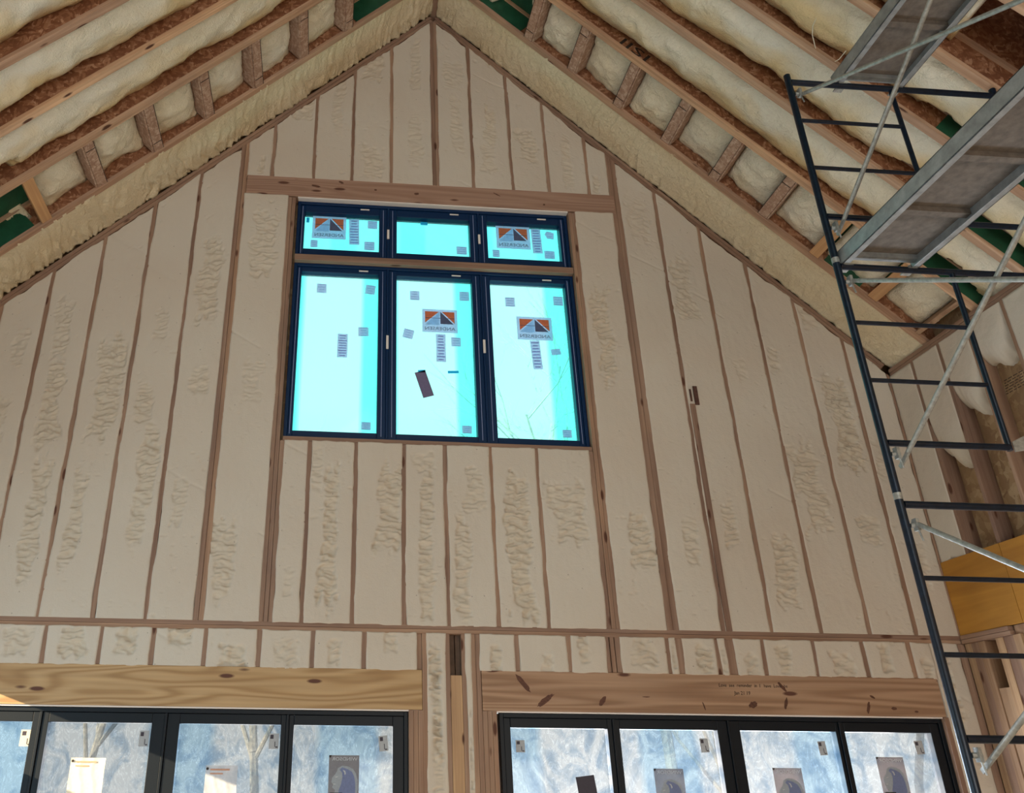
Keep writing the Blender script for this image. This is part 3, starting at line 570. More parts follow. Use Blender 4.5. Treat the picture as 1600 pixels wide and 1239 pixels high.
def small(kind, x, z, w, h, label, rot=0.0):
    x, z = fix(x, z, kx); m = MB(); rect(m, x, z, w, h, YU, rot); mats = [M_pl]
    if kind == 'pent': m = MB(); m.poly([(x - .03, z - .035), (x + .04, z - .05), (x + .048, z + .03), (x - .03, z + .045), (x - .05, z + .01)], YU - .0012, YU)
    if kind in ('card',): mats = [M_mauve]
    if kind == 'tape': mats = [M_tape]
    o = m.build({'card': 'card', 'tape': 'tape_piece'}.get(kind, 'label_sticker'), mats)
    lab(o, label, {'card': 'card', 'tape': 'tape'}.get(kind, 'sticker'))
    if kind in ('sq', 'strip', 'sqr', 'pent'):
        q = MB(); lines(q, x, z, w, h, YU - .0014, 4 if kind != 'strip' else 9, rot); qo = q.build('printed_lines', M_plt, o)
    return o
TR = 'of the transom window'; TL = 'of the tall upper window'
sign(-0.085, 6.996, 0.34, 0.274, 'orange and grey house logo sticker in the left pane of the transom window')
small('strip', 0.167, 6.96, 0.103, 0.312, 'long narrow label beside the logo in the left transom pane', .03)
small('sq', 0.35, 7.057, 0.097, 0.095, 'small square label at the top right of the left transom pane')
small('sq', 0.323, 6.799, 0.102, 0.1, 'small square label at the bottom right of the left transom pane')
small('sq', -0.228, 6.794, 0.07, 0.084, 'small square label below the logo in the left transom pane')
small('tape', 0.876, 7.109, 0.072, 0.04, 'bit of blue tape at the top of the middle transom pane')
small('tape', -0.302, 7.075, 0.03, 0.06, 'scrap of teal tape in the top left corner of the left transom pane')
small('sq', 1.254, 6.802, 0.104, 0.093, 'lone small square label in the middle transom pane')
sign(1.791, 6.994, 0.352, 0.278, 'orange and grey house logo sticker in the right pane of the transom window')
small('strip', 2.032, 6.965, 0.1, 0.301, 'long narrow label beside the logo in the right transom pane', .03)
small('pent', 2.171, 7.045, 0.101, 0.096, 'small torn five-sided label at the top right of the right transom pane')
small('sq', 2.155, 6.804, 0.106, 0.094, 'small label at the bottom right of the right transom pane')
small('sq', 1.605, 6.789, 0.072, 0.085, 'small square label below the logo in the right transom pane')
small('sq', -0.131, 6.277, 0.093, 0.102, 'small label at the top left of the left tall upper pane')
small('sq', 0.34, 6.287, 0.094, 0.102, 'small label at the top right of the left tall upper pane', -.1)
small('sq', 0.282, 5.817, 0.097, 0.097, 'small label right of the narrow label in the left tall upper pane', .04)
small('strip', 0.088, 5.659, 0.096, 0.252, 'narrow upright label alone in the middle of the left tall upper pane')
small('sq', 0.324, 4.85, 0.086, 0.075, 'small label at the bottom right of the left tall upper pane')
small('sq', 0.775, 6.246, 0.094, 0.102, 'small label at the top left of the middle tall upper pane')
small('sq', 1.262, 6.264, 0.095, 0.103, 'small label at the top right of the middle tall upper pane')
sign(1.016, 5.973, 0.342, 0.256, 'house logo sticker in the middle pane of the tall upper window')
small('strip', 1.021, 5.68, 0.092, 0.30, 'long narrow label hanging below the logo of the middle tall upper pane')
small('sq', 1.167, 5.751, 0.092, 0.097, 'small label right of the narrow label in the middle tall upper pane')
small('sqr', 0.711, 5.817, 0.098, 0.097, 'tilted small label left of the logo in the middle tall upper pane', -.22)
small('card', 0.857, 5.293, 0.105, 0.27, 'plain mauve card taped askew in the middle tall upper pane', .30)
small('tape', 0.835, 5.425, 0.07, 0.025, 'dark blue tape holding the mauve card', .1)
small('tape', 1.132, 5.429, 0.103, 0.027, 'loose strip of blue tape in the middle tall upper pane', .06)
small('sq', 1.242, 4.851, 0.088, 0.075, 'small label at the bottom right of the middle tall upper pane')
small('sq', 1.715, 6.224, 0.096, 0.103, 'small label at the top left of the right tall upper pane')
small('sq', 2.197, 6.261, 0.097, 0.103, 'small label at the top right of the right tall upper pane')
sign(1.94, 5.937, 0.347, 0.257, 'house logo sticker in the right pane of the tall upper window')
small('strip', 1.938, 5.65, 0.093, 0.31, 'long narrow label hanging below the logo of the right tall upper pane', .05)
small('sqr', 2.13, 5.69, 0.094, 0.063, 'small curled label near the right edge of the right tall upper pane', .15)
small('sq', 2.168, 4.847, 0.084, 0.076, 'small label at the bottom right of the right tall upper pane')
PN = {1.57: 'first pane of the right patio window', 3.043: 'second pane of the right patio window', 4.008: 'third pane of the right patio window', 4.84: 'fourth pane of the right patio window', -2.124: 'leftmost pane of the left patio window', -1.303: 'second pane of the left patio window', -0.33: 'third pane of the left patio window', 0.505: 'last pane of the left patio window'}
for (x, z, w, h, rt) in ((1.57, 2.21, .07, .087, 0), (3.043, 2.231, .068, .102, .03), (4.008, 2.22, .064, .103, .05), (4.82, 2.233, .07, .1, .05), (-2.165, 2.229, .088, .115, 0), (-1.303, 2.234, .071, .111, 0), (-.33, 2.226, .073, .108, 0), (.505, 2.219, .069, .109, .1)):
    m = MB(); rect(m, x, z, w, h, YL, rt); k = min(PN, key=lambda q: abs(q - x))
    o = lab(m.build('corner_label', M_cream if x < -2 else M_white), 'small printed label in the upper corner of the %s' % PN[k], 'sticker', 'corner labels on the patio windows')
    q = MB(); rect(q, x - w * .22, z + h * .28, w * .34, h * .26, YL - .0014, rt, 0, .0004); rect(q, x + w * .12, z - h * .2, w * .08, h * .36, YL - .0014, rt, 0, .0004); rect(q, x + w * .3, z - h * .38, w * .22, h * .08, YL - .0014, rt, 0, .0004); q.build('print', M_card, o)
def poster(x, ztop_, w, label, wrinkled=False):
    h = w * 1.30; z = ztop_ - h / 2; root = empty('poster_sticker', (x, YL, z - h / 2)); lab(root, label, 'poster', 'lion posters on the patio windows')
    m = MB(); rect(m, x, z, w, h, YL); m.build('poster_sheet', M_gp, root); y = YL - .0014
    def P(pts): return [(x + (u - .5) * w, z + (.5 - v) * h) for u, v in pts][::-1]
    m = MB(); m.poly(P([(.10, .62), (.12, .52), (.22, .44), (.28, .36), (.30, .30), (.45, .24), (.65, .26), (.80, .32), (.90, .42), (.96, .58), (.97, .78), (.92, .98), (.2, .98), (.22, .80), (.13, .74), (.16, .68)]), y - .0005, y); m.build('lion_outline', M_lf, root)
    m = MB(); m.poly(P([(.36, .34), (.44, .28), (.62, .32), (.76, .38), (.84, .48), (.88, .62), (.89, .80), (.86, .97), (.40, .97), (.34, .82), (.42, .66), (.46, .5), (.44, .4)]), y - .0010, y - .0006); m.build('lion_mane', M_lb, root)
    m = MB(); m.poly(P([(.46, .34), (.54, .36), (.57, .43), (.53, .46), (.51, .39)]), y - .0014, y - .0011); m.poly(P([(.16, .66), (.24, .655), (.24, .675), (.17, .68)]), y - .0014, y - .0011)
    m.poly(P([(.22, .50), (.31, .485), (.31, .505), (.23, .52)]), y - .0014, y - .0011); m.build('lion_highlights', M_pw, root)
    m = MB(); m.poly(P([(.06, .86), (.46, .86), (.46, .97), (.06, .97)]), y - .0018, y - .0015); m.build('warning_box', M_ink, root)
    textobj('lettering', 'WINDSOR', w * .15, M_pw, root, (x + w * .02, y, z + h * .41), mirror=True, shear=0.0, width=w * .84)
    m = MB(); m.poly(P([(0, 0), (.09, 0), (.05, .06), (0, .05)]), y - .0018, y - .0015); m.build('corner_mark', M_ink, root)
k2 = YL / 6.80
poster(2.726 * k2, 2.061, .235, 'grey poster with a lion head in the second pane of the right patio window')
poster(3.683 * k2, 2.074, .235, 'grey poster with a lion head in the third pane of the right patio window')
poster(4.547 * k2, 2.160, .225, 'grey poster with a lion head in the fourth pane of the right patio window')
poster(0.208 * k2, 2.133, .229, 'grey poster with a lion head in the last pane of the left patio window')
m = MB(); rect(m, 2.075, 1.87, .145, .27, YL, .12); lab(m.build('dark_card', M_card), 'dark tilted card in the first pane of the right patio window', 'card')
for x, zt, w, mt, lb in ((-1.687, 2.098, .251, M_cream, 'creased cream paper in the second pane of the left patio window'), (-0.704, 2.054, .237, M_white, 'creased pale paper in the third pane of the left patio window')):
    nu, nv = 20, 26; U, V = np.meshgrid(np.linspace(-.5, .5, nu), np.linspace(0, 1, nv), indexing='ij')
    X = x * k2 + U * w; Z = zt - V * w * 1.3; Y = YL - .004 - .004 * np.abs(np.sin(U * 9 + .6 * np.sin(V * 7))) ** 8 * 1.5 - .002 * fbm(X * 20, Z * 20)
    o = gridmesh('paper_sheet', np.stack([X, Y, Z], -1), mt); lab(o, lb, 'paper')
    q = MB(); rect(q, x * k2 - w * .05, zt - .028, w * .6, .012, YL - .0115, 0, 0, .0004); rect(q, x * k2 - w * .15, zt - .055, w * .4, .010, YL - .0115, 0, 0, .0004); q.build('red_print', M_red, o)
    q = MB(); q.tube((x * k2 - w * .44, YL - .012, zt - .022), (x * k2 - w * .44, YL - .0125, zt - .022), .010, 10); q.build('corner_mark', M_ink, o)

# ------------------------------------------------------------------ roof: rafters, foam, blocks
GREEN = {(1, 0): [(.55, 1.16), (5.05, 5.45)], (1, 1): [(5.45, 6.2)], (1, 2): [(5.35, 6.2)], (1, 3): [(4.95, 5.3), (5.5, 6.2)], (-1, 0): [(.62, 1.2), (5.15, 6.2)], (-1, 1): [(5.25, 6.2)]}
YR = [6.19, 5.58, 5.05, 4.52, 4.01, 3.48, 2.95]
nm = ['nearest the gable wall', 'second from the gable wall', 'third from the gable wall', 'fourth from the gable wall', 'fifth from the gable wall', 'sixth from the gable wall', 'seventh from the gable wall']
for side in (-1, 1):
    sn = 'left' if side < 0 else 'right'; wm = M_wl if side < 0 else M_wr; smax = (SL_ if side < 0 else SR) + (-.03 if side < 0 else .09)
    for i, y in enumerate(YR):
        root = empty('rafter', RP(side, smax, y, 0)); lab(root, 'rafter with strand board web on the %s slope, %s' % (sn, nm[i]), 'rafter', 'rafters of the %s slope' % sn)
        m = MB(); rbox(m, side, 0.05, smax, y - .031, y + .031, 0, .038); m.build('bottom_flange', wm, root, bevel=.003)
        m = MB(); rbox(m, side, 0.05, smax, y - .006, y + .006, .038, .262); wo = m.build('web', M_osb, root)
        if side > 0 and i == 1: WEB2 = root
        for (s0, s1) in GREEN.get((side, i), ()):
            m = MB(); rbox(m, side, s0, min(s1, smax), y - .016, y - .0065, .040, .262); m.build('green_web_patch', M_green, root)
        m = MB(); rbox(m, side, 0.05, smax, y - .031, y + .031, .262, .299); m.build('top_flange', wm, root)
rd = MB(); rd.box(XR - .035, XR + .045, -5, D + .13, ZA - .03, ZA + .30); lab(rd.build('ridge_beam', M_wy, bevel=.004), 'reddish brown ridge beam running toward the viewer from the roof peak', 'beam')
_rc = [0]
def roof_foam(side, s0, s1, y0, y1, label, group, mode='bay', holes=(), ns=None, cat='foam insulation', mat=None):
    _rc[0] += 1; k = _rc[0] * 31.7
    ds = .022 if mode != 'band' else .012; nu = int((s1 - s0) / ds); nv = max(10, int((y1 - y0) / .02))
    S, T = np.meshgrid(np.linspace(s0, s1, nu), np.linspace(0, 1, nv), indexing='ij'); Yy = y0 + T * (y1 - y0)
    if mode == 'bay':       # T=0 camera side rafter, T=1 far rafter whose web stays bare
        n = .150 - .100 * np.sin(np.pi * np.clip(T * .86 + .14, 0, 1)) ** .8 + .04 * np.clip((T - .62) / .38, 0, 1)
        n = n + .085 * fbm(S * 1.15 + k, S * 0, 3) * np.clip((T - .35) / .65, 0, 1)
        n = n + .045 * fbm(S * 1.6 + k, T * 1.4, 3) + .034 * fbm(S * 5 + k, Yy * 8, 3) + .012 * fbm(S * 18, Yy * 18 + k, 3)
        n = n - .018 * np.abs(fbm(S * 3.2 + k, Yy * 7 + 5, 3))
        raw_and_shade = np.clip((T - .38) * 2.2 + 1.0 * fbm(S * 3 + k, Yy * 5, 3), 0, 1)  # raw foam yellow, deepened toward the far rafter to paint in shade
    elif mode == 'pocket':
        e = np.minimum(np.minimum(S - s0, s1 - S) / .16, 1)
        n = .165 - .085 * np.sin(np.pi * np.clip(T * .80 + .16, 0, 1)) ** .9 * np.clip(e, 0, 1) ** .4 + .05 * fbm(S * 3 + k, T * 2, 3) + .028 * fbm(S * 9 + k, Yy * 12, 3) + .009 * fbm(S * 26, Yy * 26, 3)
        raw_and_shade = np.clip((T - .62) * 1.6 + .6 * fbm(S * 5 + k, Yy * 6, 3), 0, 1) * .6  # raw yellow plus painted shade on the far side of the pocket
    else:
        rid = fbm(S * 26 + 3.5 * fbm(S * 3, Yy * 6 + k, 2), Yy * 4 + k, 2)
        n = .008 + .010 * fbm(S * 2.2 + k, T * 1.7, 3) + (.036 if side < 0 else .016) * rid * (.45 + .9 * T) + .003 * fbm(S * 50, Yy * 40, 2) - .012 * np.sin(np.pi * T)
        raw_and_shade = np.clip(.25 + fbm(S * 2 + k, T * 2, 3), 0, 1) * .6
        n = n - .004 * np.clip((T - .93) / .07, 0, 1)
    for (hs, ht, rs, rt_) in holes:
        dd = np.sqrt(((S - hs) / rs) ** 2 + ((T - ht) / rt_) ** 2) + .5 * fbm(S * 7 + k, Yy * 9, 3)
        n = n + .30 * np.clip((1.15 - dd) * 3, 0, 1)
    n = np.minimum(n, .306)
    X = XR + side * (S + n) * Q; Z = ZA - (S - n) * Q
    P = np.stack([X, Yy, Z], -1)
    Pp = np.concatenate([P[:1], P, P[-1:]], 0); Pp = np.concatenate([Pp[:, :1], Pp, Pp[:, -1:]], 1)
    Sp, npad = pad(S), pad(n)
    msk = np.zeros(Sp.shape, bool); msk[0] = msk[-1] = True; msk[:, 0] = msk[:, -1] = True
    nb = .312
    Pp[..., 0] = np.where(msk, XR + side * (Sp + nb) * Q, Pp[..., 0]); Pp[..., 2] = np.where(msk, ZA - (Sp - nb) * Q, Pp[..., 2])
    o = gridmesh('spray_foam', Pp, mat or M_fr, None, pad(raw_and_shade)); return lab(o, label, cat, group)
BL = {-1: [1.358, 1.968, 2.578, 3.189, 3.81, 4.442, 5.043], 1: [1.303, 1.899, 2.527, 3.142, 3.749, 4.346, 4.95, 5.60, 6.12]}
for side in (-1, 1):
    sn = 'left' if side < 0 else 'right'; smax = (SL_ if side < 0 else SR) + (-.03 if side < 0 else .09)
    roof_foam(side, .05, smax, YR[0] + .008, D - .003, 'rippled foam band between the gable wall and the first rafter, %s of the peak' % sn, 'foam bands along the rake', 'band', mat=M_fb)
    for i in range(1, 6):
        s1 = smax; holes = ()
        if side > 0: holes = {1: [(5.75, .93, .30, .28)], 2: [(5.55, .95, .55, .20)], 3: [(5.0, .97, .25, .12)]}.get(i, ())
        else: holes = {1: [(5.35, .9, .28, .3)]}.get(i, ())
        if side > 0 and i >= 4: s1 = 4.60
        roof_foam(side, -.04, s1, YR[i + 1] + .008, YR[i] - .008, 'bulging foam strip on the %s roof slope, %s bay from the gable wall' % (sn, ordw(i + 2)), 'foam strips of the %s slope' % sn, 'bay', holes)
    bl = BL[side]; wd = .050
    for i, s in enumerate(bl):
        last = side > 0 and i == len(bl) - 1
        root = empty('rafter_block', RP(side, s, (YR[0] + YR[1]) / 2, 0)); golden = (side < 0 and i == 6) or (side > 0 and i in (6, 7))
        lab(root, '%s block between the first two rafters, %s slope, %s down from the peak' % ('golden lumber' if golden else ('reddish lumber' if last else 'strand board'), sn, ordw(i + 1)), 'rafter block', 'blocks between the first two rafters')
        m = MB(); rbox(m, side, s - wd, s + (wd if not last else -.01), YR[1] + .033, YR[0] - .033, .002 + .01 * (i % 2), .24 if not golden else .05); m.build('block_body', (M_pg if golden else (M_hdr if last else M_blk)), root, bevel=.003)
        if not golden and not last:
            m = MB(); rbox(m, side, s + wd + .003, s + wd + .018, YR[1] + .034, YR[0] - .034, .016, .20); m.build('side_ply', M_blk, root)
            m = MB(); ky = YR[1] + .12 if i % 2 else YR[0] - .14
            rbox(m, side, s - wd + .004, s + wd - .004, ky, ky + .006, -.0005 + .01 * (i % 2), .002 + .01 * (i % 2) ); rbox(m, side, s - wd - .0005, s - wd + .0045, YR[1] + .035, YR[0] - .035, -.0003 + .01 * (i % 2), .003 + .01 * (i % 2)); m.build('saw_kerf', M_ink, root)
    sp = [-.04] + bl + [smax]
    for i in range(len(sp) - 1):
        a = sp[i] + (wd + .02 if i else 0); b_ = sp[i + 1] - (wd + .002 if i < len(sp) - 2 else 0)
        if b_ - a < .12: continue
        holes = []
        if i == 0: holes = [((1.05 if side < 0 else .98), .8, .30, .45)]
        if side < 0 and i == len(sp) - 2: holes = [(5.5, .6, .42, .6)]
        if side > 0 and i == len(sp) - 3: holes = [(5.15, .95, .2, .2)]
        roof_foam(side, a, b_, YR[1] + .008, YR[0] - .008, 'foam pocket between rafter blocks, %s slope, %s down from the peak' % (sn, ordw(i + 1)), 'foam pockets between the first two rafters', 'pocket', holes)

# eave plates and right side wall -----------------------------------
for k, (z0, z1, xo) in enumerate(((5.560, 5.596, .002), (5.522, 5.557, .006))):
    m = MB(); m.box(XRW + xo, XRW + .075, 3.0, D - .006, z0, z1); lab(m.build('wall_plate', M_wy, bevel=.002), '%s of the two plates on top of the right side wall at the eave' % ('upper' if k == 0 else 'lower'), 'wall plate')
SY = [6.38, 6.03, 5.68, 5.285, 4.9, 4.5]
for i, y in enumerate(SY):
    m = MB(); m.box(XRW + .002, XRW + .138, y - .019, y + .019, 3.72, 5.521); lab(m.build('side_wall_stud', M_wz, bevel=.002), 'stud of the right side wall behind the scaffold, %s from the corner' % ordw(i + 1), 'wall stud', 'right side wall studs')
def side_foam(y0, y1, zb0, zb1, z1, label, thick=.0, k=0.):
    nu, nv = 26, 90; U, V = np.meshgrid(np.linspace(0, 1, nu), np.linspace(0, 1, nv), indexing='ij')
    Yy = y0 + U * (y1 - y0); zb = zb0 + (zb1 - zb0) * U + .05 * fbm(U * 5 + k, U * 0, 3) - .13 * np.sin(np.pi * np.clip(U * 1.15, 0, 1)) * (zb0 > 3.9)
    Z = zb + V * (z1 - zb); X = XRW - .004 + .004 * fbm(Yy * 8 + k, Z * 3) + .003 * fbm(Yy * 30, Z * 20 + k, 2) + .11 * np.exp(-V * (z1 - zb) / .09) * (zb0 > 3.9) + thick
    P = np.stack([X, Yy, Z], -1); msk = np.zeros((nu + 2, nv + 2), bool); msk[0] = msk[-1] = True; msk[:, 0] = msk[:, -1] = True
    P = pad3(P); P[..., 0] = np.where(msk, XO - .002, P[..., 0]); raw_and_shade = np.clip(1 - V * 4, 0, 1) * .6 * (zb0 > 3.9)
    return lab(gridmesh('spray_foam', P, M_fw, None, pad(raw_and_shade)), label, 'foam insulation', 'right side wall foam')
def pad3(a): a = np.concatenate([a[:1], a, a[-1:]], 0); return np.concatenate([a[:, :1], a, a[:, -1:]], 1)
side_foam(6.40, D - .008, 3.72, 3.72, 5.52, 'foam panel of the right side wall next to the corner', k=1)
side_foam(6.05, 6.36, 4.52, 4.60, 5.52, 'foam panel of the right side wall, second bay, with a ragged lower tip', k=2)
side_foam(5.70, 6.01, 4.95, 4.88, 5.52, 'foam panel of the right side wall, third bay, ending in drips', k=3)
side_foam(5.305, 5.66, 5.28, 5.10, 5.52, 'foam panel of the right side wall, fourth bay, shortest and thickest', k=4)
side_foam(4.92, 5.265, 3.9, 3.9, 5.52, 'pale foam beyond the deep stud at the right edge', k=5)
pl = empty('plywood_band', (XRW, 5.2, 3.097)); lab(pl, 'orange plywood rim band low on the right side wall behind the scaffold', 'plywood')
for k, (y0, y1) in enumerate(((6.022, D - .008), (4.80, 6.018), (3.6, 4.796))):
    m = MB(); m.box(XRW - .012, XRW + .003, y0, y1, 3.099, 3.715); m.build('plywood_sheet', M_ply, pl)
    m = MB(); m.box(XRW + .004, XRW + .13, y0, y1, 3.68, 3.714); m.build('band_backing', M_wy, pl)
for k, (z0, z1) in enumerate(((3.064, 3.097), (3.03, 3.062))):
    m = MB(); m.box(XRW - .02, XRW + .138, 6.17 if k == 0 else 6.16, D - .006, z0, z1); lab(m.build('wall_plate', M_wy, bevel=.002), '%s short plate end under the orange plywood band' % ('upper' if k == 0 else 'lower'), 'wall plate')
m = MB(); m.box(XRW + .02, XRW + .138, 3.6, 6.155, 3.03, 3.097); lab(m.build('wall_beam', M_hdr), 'brown beam continuing under the plywood band at the right edge', 'beam')
ys = [6.69, 6.62, 6.54, 6.47, 6.35, 6.27, 6.17, 6.09]
for i in range(7):
    if i == 3:
        m = MB(); m.box(XRW + .01, XRW + .138, ys[i + 1] + .001, ys[i] - .001, 0, 2.66); lab(m.build('post_ply', M_post), 'post ply under the dark slot at the lower right', 'wall stud'); continue
    m = MB(); m.box(XRW + .004 * (i % 2), XRW + .138, ys[i + 1] + .001, ys[i] - .001, 0, 3.028); lab(m.build('post_ply', M_wz if i % 2 else M_post, bevel=.002), 'upright post stud at the lower right, %s from the gable corner' % ordw(i + 1), 'wall stud', 'stacked post studs at the lower right')
m = MB(); m.box(XRW + .02, XRW + .138, 5.2, 6.085, 0, 3.028); lab(m.build('rough_panel', M_post), 'wide pale post face at the lower right edge', 'post')

# ------------------------------------------------------------------ scaffold
PX, PY, R_ = 3.06, 4.0, 0.0215
def frame(y, ztop_, name_label, full, vis=True):
    root = empty('scaffold_frame', (PX, y, ztop_ - 1.54)); lab(root, name_label, 'scaffold frame', 'stacked scaffold frames')
    xr = PX + 1.50; zb = ztop_ - 1.54
    for x in (PX, xr):
        m = MB(); m.tube((x, y, zb + .03), (x, y, ztop_), R_, 18); p = m.build('post', M_navy, root, smooth=True)
        m = MB(); m.tube((x, y, zb - .008), (x, y, zb + .0295), R_ * 1.03, 16); m.build('coupling_pin', M_galv, p, smooth=True)
    zs = [ztop_ - c for c in (.058, .40 if ztop_ > 6 else .452, .80 if ztop_ > 6 else .832, 1.192 if ztop_ > 6 else 1.219)]
    xi = PX + .735
    m = MB(); m.tube((PX + R_ * .8, y, zs[0]), (xr - R_, y, zs[0]), R_ * .95, 16); m.build('bearer', M_navy, root, smooth=True)
    for k, z in enumerate(zs[1:]):
        xe = xr - R_ if (k == 2 and full) else xi
        m = MB(); m.tube((PX + R_ * .8, y, z), (xe, y, z), R_ * (.9 if k == 2 else .62), 14); m.build('rung', M_navy, root, smooth=True)
    m = MB(); m.tube((xi, y, zs[3] - (.0 if full else .02)), (xi, y, zs[0]), R_ * .72, 14); m.build('inner_post', M_navy, root, smooth=True)
    for dz in (.178, 1.29):
        z = ztop_ - dz; m = MB(); m.tube((PX + .018, y - .012, z), (PX + .062, y - .02, z), .013, 10); m.box(PX + .035, PX + .052, y - .04, y - .008, z - .03, z + .035)
        m.tube((PX + .045, y - .03, z - .03), (PX + .052, y - .034, z - .085), .005, 8); m.build('brace_lock', M_galv, root)
    return root
frame(PY, 6.42, 'top dark blue scaffold frame of the tower at the right', True)
f2 = frame(PY, 4.91, 'middle dark blue scaffold frame of the tower at the right, under the large plank', False)
frame(PY, 3.395, 'lowest visible dark blue scaffold frame of the tower at the right', True)
frame(PY, 1.86, 'bottom scaffold frame of the tower standing on the floor', True)
m = MB(); m.hexa([(3.81, 3.985, 3.66), (4.25, 3.985, 3.74), (4.25, 3.99, 3.74), (3.81, 3.99, 3.66), (3.81, 3.985, 3.72), (4.25, 3.985, 3.93), (4.25, 3.99, 3.93), (3.81, 3.99, 3.72)])
b2 = m.build('end_bracket', M_galv, f2)
YN = 2.15
for zt, w_ in ((6.42, 'topmost'), (4.91, 'second from the top'), (3.395, 'third from the top'), (1.86, 'bottom one')): frame(YN, zt, 'scaffold frame on the near side of the tower, %s of its stack' % w_, True)
for y in (PY, YN):
    for x in (PX, PX + 1.5):
        m = MB(); m.tube((x, y, .02), (x, y, .33), .017, 12); m.box(x - .07, x + .07, y - .07, y + .07, 0.0, .02); lab(m.build('scaffold_foot', M_galv), 'steel base jack on the floor, %s %s corner of the scaffold tower' % ('far' if y > 3 else 'near', 'left' if x < 4 else 'right'), 'scaffold foot', 'scaffold base jacks')
def brace(z0, z1, label, xo=.045):
    a = Vector((PX + xo, PY - .01, z0)); b_ = Vector((PX + xo, YN + .01, z1)); d = (b_ - a).normalized()
    m = MB(); m.tube(a + d * .09, b_ - d * .09, .0135, 14)
    o = m.build('cross_brace', M_galv, smooth=True); lab(o, label, 'scaffold brace', 'galvanised cross braces')
    for e, s in ((a, 1), (b_, -1)):
        q = MB(); p0 = e - d * s * .018; p1 = e + d * s * .11; w_ = Vector((0, -d.z, d.y)).normalized() * .013; t_ = Vector((.004, 0, 0))
        q.hexa([p0 - w_ - t_, p0 + w_ - t_, p0 + w_ + t_, p0 - w_ + t_, p1 - w_ * .8 - t_ * 2, p1 + w_ * .8 - t_ * 2, p1 + w_ * .8 + t_ * 2, p1 - w_ * .8 + t_ * 2]); q.build('flattened_end', M_galv, o)
    return o
brace(6.235, 5.10, 'galvanised brace from the top of the scaffold post toward the upper right corner')
brace(5.10, 6.235, 'galvanised brace rising steeply in front of the upper plank', .062)
brace(4.745, 3.58, 'nearly level galvanised brace just below the large plank')
brace(3.56, 4.745, 'galvanised brace climbing steeply at the right below the large plank', .062)
brace(3.235, 2.05, 'bright galvanised brace sloping down to the right over the orange plywood')
brace(2.045, 3.235, 'galvanised brace at the lower right corner beside the posts', .062)
def plank(x0, x1, z, label):
    root = empty('scaffold_plank', ((x0 + x1) / 2, (PY + YN) / 2, z - .02)); lab(root, label, 'scaffold plank', 'aluminium scaffold planks'); yn, yf = YN - .03, PY + .03
    for s, xa in ((1, x0), (-1, x1)):
        m = MB(); t = .006
        m.box(min(xa, xa + s * t), max(xa, xa + s * t), yn, yf, z - .045, z + .055); m.box(min(xa, xa + s * .042), max(xa, xa + s * .042), yn, yf, z - .045, z - .039); m.box(min(xa, xa + s * .042), max(xa, xa + s * .042), yn, yf, z + .049, z + .055)
        r = m.build('side_rail', M_alu, root, bevel=.001)
        for ye in (yf, yn):
            q = MB(); q.box(min(xa + s * .01, xa + s * .07), max(xa + s * .01, xa + s * .07), ye - .05, ye + .03, z - .055, z - .046); q.tube((xa + s * .04, ye - .03, z - .06), (xa + s * .04, ye - .03, z - .02), .012, 8); q.build('hook', M_galv, r)
    m = MB(); m.box(x0 + .0065, x1 - .0065, yn, yf, z + .036, z + .048); m.build('deck_panel', M_deckp, root)
    for k in range(5):
        y = yf - .05 - k * (yf - yn - .1) / 4; m = MB(); m.box(x0 + .007, x1 - .007, y - .022, y + .022, z + .002, z + .0355); m.build('crossbar', M_alu if k == 0 else M_deckp, root)
plank(3.085, 3.575, 4.905, 'large aluminium plank reaching across the right edge of the picture')
plank(3.405, 3.885, 6.415, 'upper aluminium plank at the top, leaving the picture above the scaffold')
m = MB()
cp = [(3.66, 4.14, 7.44), (3.655, 4.24, 7.425), (3.666, 4.304, 7.40), (3.672, 4.37, 7.39), (3.695, 4.429, 7.36), (3.747, 4.50, 7.27), (3.81, 4.515, 7.20), (3.865, 4.495, 7.15), (3.895, 4.47, 7.16), (3.93, 4.42, 7.2)]
wp = [Vector((p[0], p[1], p[2])) for p in cp]; pts = []
for a, b_ in zip(wp, wp[1:]):
    pts += [a.lerp(b_, t / 4) for t in range(4)]
pts.append(wp[-1])
for a, b_ in zip(pts, pts[1:]): m.tube(a, b_, .004, 6)
lab(m.build('foam_hose_string', M_cream, smooth=True), 'thin cream cord looping off a rafter near the upper plank', 'cord')
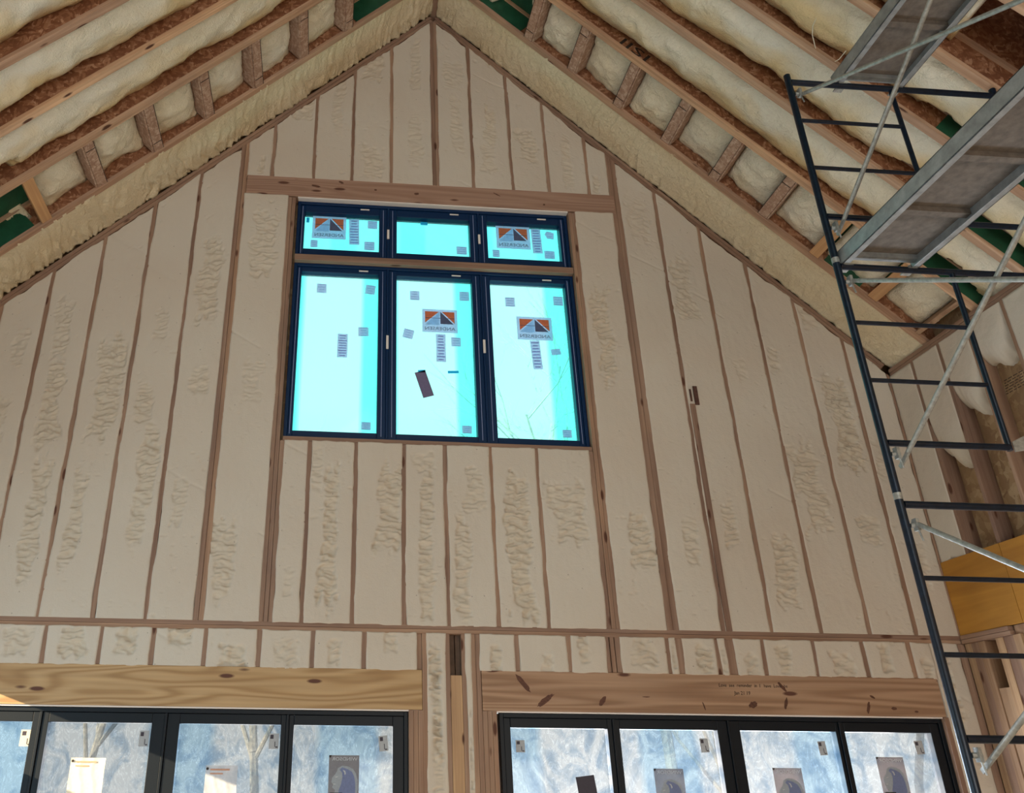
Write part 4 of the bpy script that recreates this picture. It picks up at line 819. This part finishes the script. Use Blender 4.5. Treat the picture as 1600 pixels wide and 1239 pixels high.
# stamped letters on the second right rafter web and on the side sheathing
t = textobj('stamp', 'JJSI', 0.14, M_ink, WEB2, (0, 0, 0), width=0.36)
tm = Matrix.Translation(RP(1, 2.42, YR[1] - .0075, .105)) @ Matrix.Rotation(math.pi / 4, 4, 'Y')
t.data.transform(tm); lab(t, 'black stamped letters')
q = MB(); rr = random.Random(3)
for i in range(6):
    yy = 5.66 - i * .004
    while yy > 5.44:
        w_ = rr.uniform(.015, .05); q.box(XO - .0015, XO - .0005, yy - w_, yy, 4.86 + i * .022, 4.868 + i * .022); yy -= w_ + .012
lab(q.build('stamped_lines', M_dark), 'faint lines of black stamped print on the side wall sheathing', 'print')
# ------------------------------------------------------------------ bare trees outside
def tree(x, y, h, seed, label):
    r = random.Random(seed); m = MB()
    def br(p, d, L, rad, lv):
        q = p + d * L * .5 + Vector((r.uniform(-.06, .06), r.uniform(-.06, .06), 0)) * L; e = q + (d + Vector((r.uniform(-.25, .25), r.uniform(-.25, .25), r.uniform(-.05, .2)))).normalized() * L * .5
        n = 7 if lv < 2 else 4; m.tube(p, q, rad, n, rad * .85, cap=False); m.tube(q, e, rad * .85, n, rad * .65, cap=False)
        if lv >= 5: return
        for _ in range(3 if lv else 4):
            t = r.uniform(.45, 1); st = p + (q - p) * min(1, t * 2) if t < .5 else q + (e - q) * (t * 2 - 1)
            nd = (d + Vector((r.uniform(-1, 1), r.uniform(-1, 1), r.uniform(-.15, .7)))).normalized(); br(st, nd, L * r.uniform(.5, .75), rad * .5, lv + 1)
    br(Vector((x, y, -.4)), Vector((r.uniform(-.08, .08), 0, 1)).normalized(), h * .42, h * .0085, 0)
    lab(m.build('bare_tree', M_bark, smooth=False, origin=(x, y, -.4)), label, 'tree', 'bare winter trees outside')
for i, (x, y, h, lb) in enumerate(((-8.5, 17, 11, 'seen through the leftmost panes of the left patio window'), (-3.6, 15, 9, 'seen through the second pane of the left patio window'), (-1.2, 21, 13.6, 'seen low in the left pane of the upper window'), (3.2, 18, 8.5, 'seen through the first pane of the right patio window'), (7.4, 18, 16, 'reaching into the right pane of the upper window'), (8.8, 19, 10, 'seen through the third pane of the right patio window'), (11.8, 17, 11, 'seen through the fourth pane of the right patio window'))):
    tree(x, y, h, 40 + i, 'bare winter tree outside, ' + lb)
